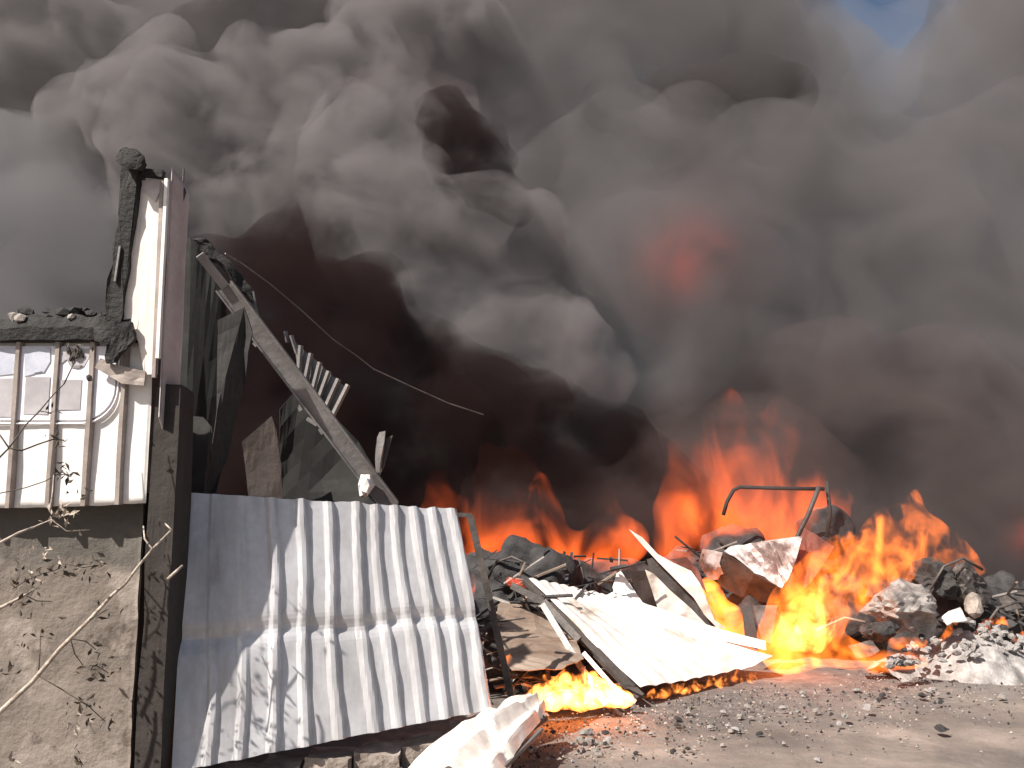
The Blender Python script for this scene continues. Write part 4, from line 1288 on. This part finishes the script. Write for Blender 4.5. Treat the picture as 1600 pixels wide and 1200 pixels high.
wisps = [(1310, 40, 20, 60), (1350, 80, 20, 50), (1420, 60, 20, 50), (1450, 20, 20, 50), (1380, 120, 20, 50), (1330, 130, 20, 50), (1490, 60, 20, 50)]
o = ball_hull('smoke', puffs(wisps, 3, 18), 0.25, mat_smoke('pale_smoke_wisp', (0.6, 0.6, 0.62), 0.10, None, False), 0.4, 0.6, 57, 4)
tag(o, 'thin pale wisps drifting across the blue gap of sky', 'smoke', None, 'stuff')
haze_ = [(px, py, 17.5, 230) for px in range(-300, 2000, 230) for py in (-200, 30, 240) if math.hypot(px - 1390, py - 20) > 260]
haze_ += [(px, py, 15.0, 190) for px in (980, 1180, 1400, 1600, 1800) for py in (420, 600)] + [(px, py, 14.2, 150) for px in (1180, 1350, 1520, 1700) for py in (720, 830)] + [(760, 420, 14.5, 130), (860, 520, 14, 110)]
o = ball_hull('smoke', puffs(haze_), 0.5, M['smoke_haze'], 0.4, 0.35, 59, 3)
tag(o, 'thin sunlit smoke hanging between and before the billows', 'smoke', None, 'stuff')
veil = [(1080, 720, 9.9, 90), (1200, 720, 9.9, 110), (1300, 760, 9.8, 90), (1050, 810, 9.8, 60), (900, 790, 9.2, 70), (800, 770, 9.2, 70), (980, 800, 9.6, 70)]
o = ball_hull('smoke', puffs(veil, 2, 17), 0.2, M['smoke_veil'], 0.2, 0.8, 53, 3)
tag(o, 'thin brown smoke drifting before the back fires', 'smoke', None, 'stuff')


def fire(spec, label, col, strength, zb, h, scale, voxel=0.06, amp=0.08, hs=2.0, seed=0, lo=0.40, climb=0.16, wid=0.22, soot=0.0, step=0.4, fade=None, grow=1.2):
    """spec: strokes as lists of (px, py, Y, rpx); every stroke is a chain of balls, joined to one envelope of hot gas"""
    balls = []
    for st in spec:
        for k in range(len(st) - 1):
            a, b = st[k], st[k + 1]
            d = math.hypot(a[0] - b[0], a[1] - b[1])
            n = max(1, int(d / max(4, 0.4 * min(a[3], b[3]))))
            for i in range(n + 1):
                f = i / n
                q = [a[j] + (b[j] - a[j]) * f for j in range(4)]
                balls.append((P(q[0], q[1], q[2]), pxm(q[3], q[2]) * grow))
    m = mat_fire('flame', col, strength, scale, lo + 0.03, wid, climb, zb, h, soot, step, fade)
    o = ball_hull('fire', balls, voxel, m, amp, hs, seed, 3, False)
    tag(o, label, 'fire')
    return o


DEEP = (1.0, 0.140, 0.024)
HOT = (1.0, 0.195, 0.022)
PALE = (1.0, 0.26, 0.045)
fire([[(690, 800, 9.9, 28), (740, 830, 9.9, 40), (800, 845, 9.9, 40), (860, 870, 9.9, 32), (930, 875, 9.9, 34), (985, 835, 9.9, 26)],
      [(690, 790, 9.9, 26), (684, 750, 9.9, 14)], [(750, 820, 9.9, 36), (765, 740, 9.9, 24), (760, 700, 9.9, 10)], [(800, 830, 9.9, 36), (812, 760, 9.9, 26), (800, 715, 9.9, 10)], [(845, 850, 9.9, 30), (850, 790, 9.9, 16), (845, 750, 9.9, 8)],
      [(940, 860, 9.9, 26), (955, 800, 9.9, 20), (950, 760, 9.9, 8)]],
     'deep orange fire burning low behind the dark mound, left of the pipe frame', DEEP, 2.9, 0.9, 1.1, (1.9, 1.9, 1.0), seed=1, lo=0.28, climb=0.26, wid=0.34)
fire([[(1060, 850, 10.4, 34), (1075, 770, 10.4, 40), (1070, 720, 10.4, 30), (1050, 690, 10.4, 12)], [(1085, 840, 10.4, 30), (1110, 720, 10.5, 34), (1130, 640, 10.5, 20)],
      [(1120, 800, 10.7, 40), (1180, 810, 10.7, 46), (1240, 810, 10.7, 44), (1300, 790, 10.7, 26)], [(1150, 790, 10.7, 46), (1150, 700, 10.7, 46), (1140, 630, 10.7, 22)], [(1200, 790, 10.7, 46), (1205, 700, 10.7, 44), (1215, 640, 10.7, 20)],
      [(1245, 790, 10.7, 40), (1258, 720, 10.7, 30), (1255, 670, 10.7, 14)], [(1300, 790, 10.7, 22), (1325, 775, 10.7, 12)]],
     'tall orange fire rising behind the bent pipe frame', DEEP, 2.3, 0.9, 1.9, (1.5, 1.5, 0.75), seed=2, lo=0.27, climb=0.24, wid=0.34)
fire([[(1212, 1020, 8.75, 22), (1240, 1000, 8.8, 40), (1262, 950, 8.85, 46), (1300, 900, 9.1, 44), (1370, 865, 9.4, 40), (1430, 840, 9.6, 44), (1490, 870, 9.7, 28), (1535, 892, 9.7, 12)],
      [(1425, 850, 9.6, 40), (1432, 800, 9.6, 22), (1434, 765, 9.6, 8)], [(1240, 1010, 8.7, 30), (1310, 1020, 8.6, 28), (1380, 1032, 8.5, 18), (1440, 1030, 8.5, 10)], [(1290, 890, 9.2, 30), (1310, 850, 9.3, 14)],
      [(1240, 960, 8.8, 30), (1232, 905, 8.9, 12)]],
     'bright yellow fire sweeping round the grey crumpled lump', HOT, 10.0, 0.0, 1.9, (3.2, 3.2, 2.1), voxel=0.05, seed=3, lo=0.33, climb=0.22, wid=0.30)
fire([[(1225, 1000, 8.75, 18), (1255, 985, 8.7, 34), (1275, 955, 8.8, 26)]],
     'pale yellow core of fire at the right end of the fallen sheet', PALE, 20.0, 0.0, 1.2, (5, 5, 4), voxel=0.04, amp=0.05, hs=4, seed=23, lo=0.40, climb=0.1)
rr_ = random.Random(91)
licks = [[(815, 1098, 7.1, 9), (850, 1088, 7.1, 17), (890, 1082, 7.1, 23), (930, 1084, 7.1, 20), (965, 1090, 7.1, 11), (985, 1092, 7.2, 7)]]
for k in range(16):
    x = rr_.uniform(825, 975); hgt = (1 - abs(x - 893) / 95) * 42 + rr_.uniform(2, 12)
    y0 = 1094 - (1 - abs(x - 893) / 95) * 12
    yy = 7.1 + rr_.uniform(-.12, .15)
    licks.append([(x, y0, yy, 11), (x + rr_.uniform(-6, 8), y0 - hgt * 0.6, yy, 7), (x + rr_.uniform(-10, 14), y0 - hgt, yy, 3.2)])
fire(licks, 'pale yellow fire on the ground between the standing sheet and the fallen white sheet', PALE, 80.0, 0.0, 0.5, (10, 10, 8), voxel=0.022, amp=0.025, hs=9, seed=4, lo=0.33, climb=0.16, wid=0.26)
licks = [[(1002, 1090, 7.75, 4.5), (1060, 1080, 8.0, 5), (1110, 1070, 8.2, 4.5), (1180, 1058, 8.5, 4)]]
for k in range(22):
    x = rr_.uniform(1004, 1180); f_ = (x - 1002) / 178
    y0 = 1089 - 31 * f_; yy = 7.75 + 0.75 * f_
    hgt = rr_.uniform(5, 19)
    licks.append([(x, y0, yy, rr_.uniform(4, 8)), (x + rr_.uniform(-5, 8), y0 - hgt, yy, 2.6)])
fire(licks, 'thin line of flame licking from under the near edge of the white sheet', PALE, 42.0, 0.0, 0.35, (12, 12, 10), voxel=0.02, amp=0.018, hs=10, seed=5, lo=0.45, climb=0.16, wid=0.2)
fire([[(1112, 965, 9.75, 26), (1140, 975, 9.7, 30), (1165, 985, 9.6, 14)], [(1112, 955, 9.75, 22), (1106, 915, 9.75, 12)]],
     'yellow flame showing in the gap under the triangular sheet', HOT, 12.0, 0.2, 1.0, (4, 4, 3), voxel=0.045, seed=6, lo=0.30, climb=0.1)
fire([[(1055, 440, 14.2, 60), (1075, 390, 14.1, 70), (1100, 350, 14.1, 40)], [(1075, 390, 14.1, 60), (1150, 400, 14.3, 50)]],
     'faint red glow of fire high up inside the smoke', (1.0, 0.10, 0.05), 0.25, 4.0, 3.0, (1.1, 1.1, 0.9), voxel=0.14, amp=0.25, hs=1.2, seed=7, lo=0.30, climb=0.03, wid=0.3, soot=0.0, fade=(P(1070, 395, 14.1), 1.25), grow=1.6)
fire([[(722, 925, 8.8, 10), (738, 945, 8.8, 12)], [(735, 900, 8.8, 6), (738, 920, 8.8, 9)]],
     'small pinkish red ember glow between the standing sheet and its bent post', (1.0, 0.13, 0.07), 7.0, 0.4, 0.6, (6, 6, 5), voxel=0.03, amp=0.03, hs=5, seed=8, lo=0.34)
fire([[(798, 910, 8.9, 9), (814, 912, 8.9, 10)]],
     'small red ember on the dark mound at the far tip of the white sheet', (1.0, 0.13, 0.06), 8.0, 0.6, 0.6, (6, 6, 5), voxel=0.03, amp=0.03, hs=5, seed=9, lo=0.32)
fire([[(788, 1038, 7.2, 7), (794, 1030, 7.2, 8), (797, 1020, 7.2, 4)]],
     'small yellow flame beside the foot of the bent post', PALE, 22.0, 0.3, 0.4, (9, 9, 7), voxel=0.022, amp=0.02, hs=7, seed=10, lo=0.34)
fire([[(262, 1160, 5.75, 7), (258, 1148, 5.75, 8), (262, 1132, 5.75, 4)]],
     'small red flame at the foot of the sooty corner column', (1.0, 0.10, 0.05), 14.0, 0.1, 0.4, (9, 9, 6), voxel=0.02, amp=0.015, hs=7, seed=11, lo=0.34)
fire([[(1535, 985, 9.3, 8), (1560, 975, 9.3, 11), (1566, 962, 9.3, 5)]],
     'small orange flame at the top of the pale ash, below the far scrap', HOT, 16.0, 0.2, 0.6, (6, 6, 5), voxel=0.03, amp=0.03, hs=5, seed=12, lo=0.36)
fire([[(1575, 1005, 9.2, 6), (1598, 998, 9.2, 8)]],
     'small orange flame at the low right end of the pale ash', HOT, 16.0, 0.2, 0.6, (6, 6, 5), voxel=0.03, amp=0.03, hs=5, seed=32, lo=0.36)
fire([[(1470, 1000, 8.9, 8), (1500, 960, 9.2, 8)]],
     'orange flicker in the pale ash right of the grey crumpled lump', HOT, 12.0, 0.2, 0.6, (6, 6, 5), voxel=0.03, amp=0.03, hs=5, seed=13, lo=0.38)
fire([[(1398, 1004, 8.7, 9), (1420, 1006, 8.7, 9), (1442, 1004, 8.7, 8)]],
     'orange flicker close under the grey crumpled lump', HOT, 12.0, 0.2, 0.6, (6, 6, 5), voxel=0.03, amp=0.03, hs=5, seed=33, lo=0.38)
fire([[(1600, 850, 11.5, 26), (1605, 810, 11.5, 14)]],
     'dim red fire at the right edge behind the brown smoke', (1.0, 0.12, 0.06), 0.5, 0.5, 1.5, (2.4, 2.4, 1.4), voxel=0.08, amp=0.12, hs=2, seed=14, lo=0.34, wid=0.3, fade=(P(1600, 845, 11.5), 0.5), grow=1.6)
